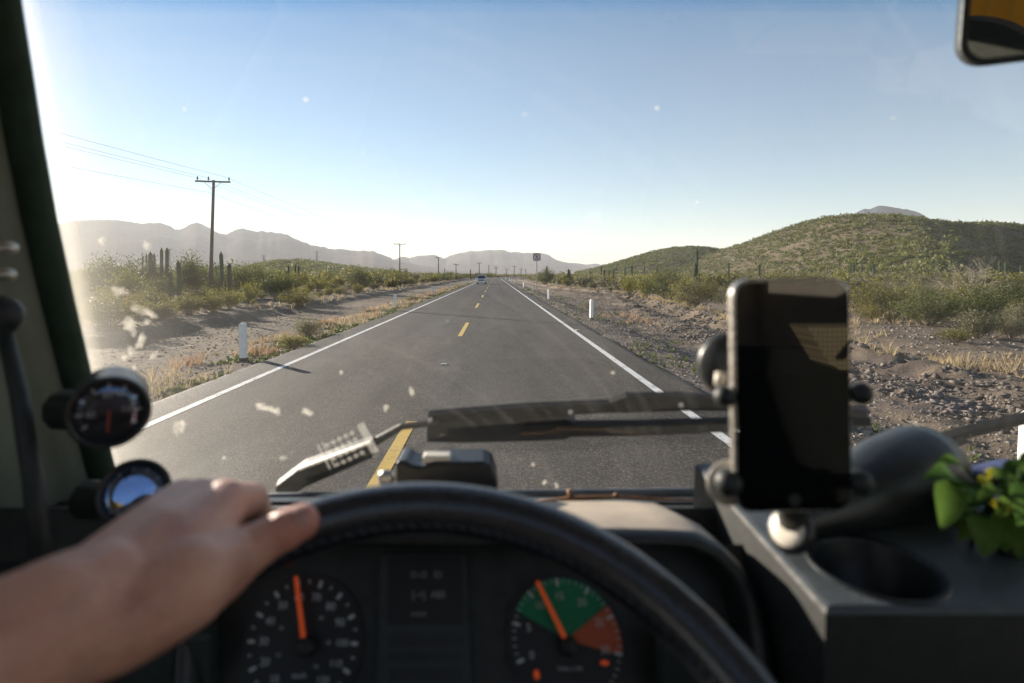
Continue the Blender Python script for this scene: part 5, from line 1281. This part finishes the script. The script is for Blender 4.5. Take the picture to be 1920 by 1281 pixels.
leaf_spec = [((1795, 905, .47), (1728, 900, .455), .013), ((1778, 900, .462), (1764, 995, .448), .0145), ((1835, 965, .46), (1842, 1045, .445), .017), ((1868, 960, .463), (1884, 1035, .45), .014), ((1908, 900, .455), (1912, 1010, .445), .016), ((1800, 868, .50), (1752, 872, .50), .008), ((1850, 890, .49), (1905, 902, .48), .009), ((1840, 930, .47), (1800, 962, .46), .010), ((1880, 890, .50), (1945, 880, .50), .011), ((1858, 985, .48), (1822, 1012, .48), .011), ((1890, 985, .47), (1908, 1050, .46), .012), ((1930, 930, .46), (1962, 1010, .45), .016), ((1910, 880, .47), (1985, 870, .47), .013), ((1866, 915, .465), (1832, 940, .45), .009)]
rg = np.random.default_rng(3)
for i in range(44):
    bx_ = (rg.uniform(1790, 1930), rg.uniform(885, 1010), rg.uniform(.46, .53)); L_ = rg.uniform(22, 46); an = rg.uniform(-.6, 3.7); leaf_spec.append((bx_, (bx_[0]+L_*math.cos(an), bx_[1]+L_*(.35+.6*rg.random()), bx_[2]-rg.uniform(-.01, .02)), rg.uniform(.007, .0135)))
st = MB()
for (bx_, tx_, w_) in leaf_spec:
    lb = MB(); leaf(lb, at(*bx_)-pl0, at(*tx_)-pl0, w_*.80, .20); lo = lb.build('leaf', Lf, plant, True); lo.modifiers.new('round', 'SUBSURF').render_levels = 2
    at_ = lo.data.attributes.new('tone', 'FLOAT', 'FACE'); at_.data.foreach_set('value', np.full(len(lo.data.polygons), rg.random(), np.float32))
    st.tube([Vector((rg.normal()*.008, rg.normal()*.008, 0)), (at(*bx_)-pl0)*.6+Vector((0, 0, .012)), at(*bx_)-pl0], [.0018, .0015, .001], 5)
st.build('stems', Lf, plant, True)
for px, py, rp in ((1836, 898, 6), (1846, 902, 7), (1852, 885, 7), (1862, 942, 6), (1888, 953, 6)):
    fb = MB(); c_ = at(px, py, .452)-pl0
    for q_ in range(5): an = q_*1.2566+px; leaf(fb, c_, c_+Vector((math.cos(an), -.5, math.sin(an)))*(rp*.62e-3), rp*.21e-3, .15)
    ball(fb, c_+Vector((0, -.001, 0)), rp*.16e-3, 1); fb.build('blossom', Lfy, plant, True)
# ------------------------------------------------------------------ driver: left arm with the hand closed over the rim
msk = NT('skin'); co = msk.coord()
n1 = msk.noise(co, 26, 4); n2 = msk.noise(co, 420, 3, .6)
def spot(p, r0):
    d = msk.n('ShaderNodeVectorMath'); d.operation = 'DISTANCE'; d.inputs[1].default_value = tuple(p); msk.l(co, d.inputs[0])
    return msk.ramp(msk.math('MULTIPLY', d.outputs['Value'], .5/r0), [(.2, 1.0), (.6, 0.0)])
skc = msk.ramp(n1, [(.3, (.56, .28, .205)), (.5, (.70, .375, .275)), (.7, (.76, .43, .315))])
skc = msk.mix(msk.math('MULTIPLY', spot(at(580, 976, .355), .03), .6), skc, (.60, .20, .15))
for k_ in ((424, 950, .362), (404, 936, .374), (372, 930, .378), (340, 930, .38)): skc = msk.mix(msk.math('MULTIPLY', spot(at(*k_), .018), .3), skc, (.58, .26, .20))
veins = msk.noise(msk.coord(scale=(1, 1, 2)), 42, 2); skc = msk.mix(msk.ramp(veins, [(.60, 0), (.72, .25)]), skc, (.38, .24, .22))
msk.base(skc); msk.set(Roughness=.46)
msk.p.inputs['Subsurface Weight'].default_value = .35; msk.p.inputs['Subsurface Radius'].default_value = (.012, .004, .002); msk.p.inputs['Subsurface Scale'].default_value = .6
wr_ = msk.n('ShaderNodeTexVoronoi'); wr_.feature = 'DISTANCE_TO_EDGE'; wr_.inputs['Scale'].default_value = 330; msk.l(msk.coord(scale=(1, .6, 1)), wr_.inputs['Vector'])
msk.bump(msk.math('ADD', msk.math('MULTIPLY', n2, .5), msk.ramp(wr_.outputs['Distance'], [(0, 0), (.25, 1)])), .4, .0006); M_skin = msk.m
def capsule(b, p, q, r0, r1, n=16):
    p, q = Vector(p), Vector(q); d = (q-p); L = d.length; ax = d.normalized(); u = ax.orthogonal().normalized(); w = ax.cross(u); rings = []
    for k in range(7): a = -math.pi/2+math.pi/2*k/6; rings.append((p+ax*r0*math.sin(a), max(1e-5, r0*math.cos(a))))
    for k in range(7): a = math.pi/2*k/6; rings.append((q+ax*r1*math.sin(a), max(1e-5, r1*math.cos(a))))
    vs = [c+(u*math.cos(2*math.pi*j/n)+w*math.sin(2*math.pi*j/n))*r for c, r in rings for j in range(n)]; m = len(rings)
    fs = [(i*n+j, i*n+(j+1) % n, (i+1)*n+(j+1) % n, (i+1)*n+j) for i in range(m-1) for j in range(n)]+[tuple(range(n))[::-1], tuple((m-1)*n+j for j in range(n))]
    b.add(vs, fs)
def chain(b, pts, rs):
    for i in range(len(pts)-1): capsule(b, pts[i], pts[i+1], rs[i], rs[i+1])
arm = MB()
elbow = at(-420, 1560, .19)
chain(arm, [elbow, at(-60, 1262, .245), at(100, 1172, .265), at(185, 1122, .285)], [.039, .034, .0310, .0285])
chain(arm, [at(60, 1205, .258), at(215, 1160, .282)], [.026, .026])
# back of the hand
chain(arm, [at(185, 1105, .290), at(268, 1012, .330), at(340, 938, .385)], [.025, .0195, .0142])       # little finger side
chain(arm, [at(195, 1108, .290), at(290, 1016, .328), at(372, 938, .384)], [.026, .0205, .0146])
chain(arm, [at(205, 1118, .289), at(312, 1024, .324), at(404, 942, .380)], [.026, .0215, .0152])
chain(arm, [at(215, 1135, .287), at(335, 1045, .320), at(420, 946, .368)], [.026, .0225, .0158])
chain(arm, [at(235, 1155, .284), at(345, 1095, .305), at(412, 1062, .328)], [.025, .0250, .0200])        # thumb root
chain(arm, [at(412, 1062, .328), at(462, 1034, .342), at(510, 1006, .350)], [.0205, .0152, .0125])
chain(arm, [at(510, 1006, .350), at(534, 994, .353), at(566, 979, .357)], [.0125, .0130, .0112])
capsule(arm, at(370, 1035, .330), at(404, 1036, .338), .018, .0135)
# fingers over the rim
chain(arm, [at(420, 946, .368), at(472, 936, .396), at(489, 975, .424), at(464, 1030, .420)], [.0150, .0112, .0100, .0088])
chain(arm, [at(404, 942, .380), at(440, 934, .425), at(448, 985, .448), at(430, 1026, .434)], [.0132, .0100, .0094, .0085])
chain(arm, [at(372, 938, .384), at(408, 932, .430), at(416, 980, .452), at(396, 1022, .438)], [.0124, .0094, .0088, .0080])
chain(arm, [at(340, 938, .385), at(376, 944, .428), at(384, 985, .447), at(368, 1012, .436)], [.0116, .0088, .0080, .0072])
person = thing('person', 'driver with bare left arm, hand closed over the top of the steering wheel', 'person', elbow)
ao = arm.build('left_arm', M_skin, person, True); ao.location = -elbow
m_ = ao.modifiers.new('one_surface', 'REMESH'); m_.mode = 'VOXEL'; m_.voxel_size = .0015; m_.use_smooth_shade = True
m_ = ao.modifiers.new('soften', 'SMOOTH'); m_.factor = .5; m_.iterations = 5
# thumb nail
nb = MB(); c0 = at(548, 981, .3565); ux_ = (at(566, 979, .357)-at(510, 1006, .350)).normalized(); up_ = Vector((0, -.75, .65)); up_ = (up_-ux_*up_.dot(ux_)).normalized(); sd = ux_.cross(up_); vs = []
for i in range(7):
    for j in range(7):
        u = (i/6-.5)*2; v = (j/6-.5)*2; w_ = .0068*(1-.25*max(0, u)**4)
        vs.append(at(562, 980, .3565)+ux_*(u*.0066)+sd*(v*w_)+up_*(.0120-.0034*v*v-.0012*u*u))
nb.add(vs, [(i*7+j, (i+1)*7+j, (i+1)*7+j+1, i*7+j+1) for i in range(6) for j in range(6)])
M_nail = mat_wear('finger_nail', (.52, .27, .22), .3, .05, 60, .03); no = nb.build('thumb_nail', M_nail, ao, True)
# ------------------------------------------------------------------ haze: one closed box of thin air
hz = MB(); hz.box((0, 4300, 300), (28000, 15000, 640))
hm = bpy.data.materials.new('thin_haze'); hm.use_nodes = True; ht = hm.node_tree
for nd in list(ht.nodes):
    if nd.type != 'OUTPUT_MATERIAL': ht.nodes.remove(nd)
hv = ht.nodes.new('ShaderNodeVolumePrincipled'); hv.inputs['Color'].default_value = (.90, .92, .97, 1); hv.inputs['Density'].default_value = 8.5e-5; hv.inputs['Anisotropy'].default_value = .1
ht.links.new(hv.outputs[0], [n for n in ht.nodes if n.type == 'OUTPUT_MATERIAL'][0].inputs['Volume'])
tag(hz.build('haze', hm), kind='stuff')
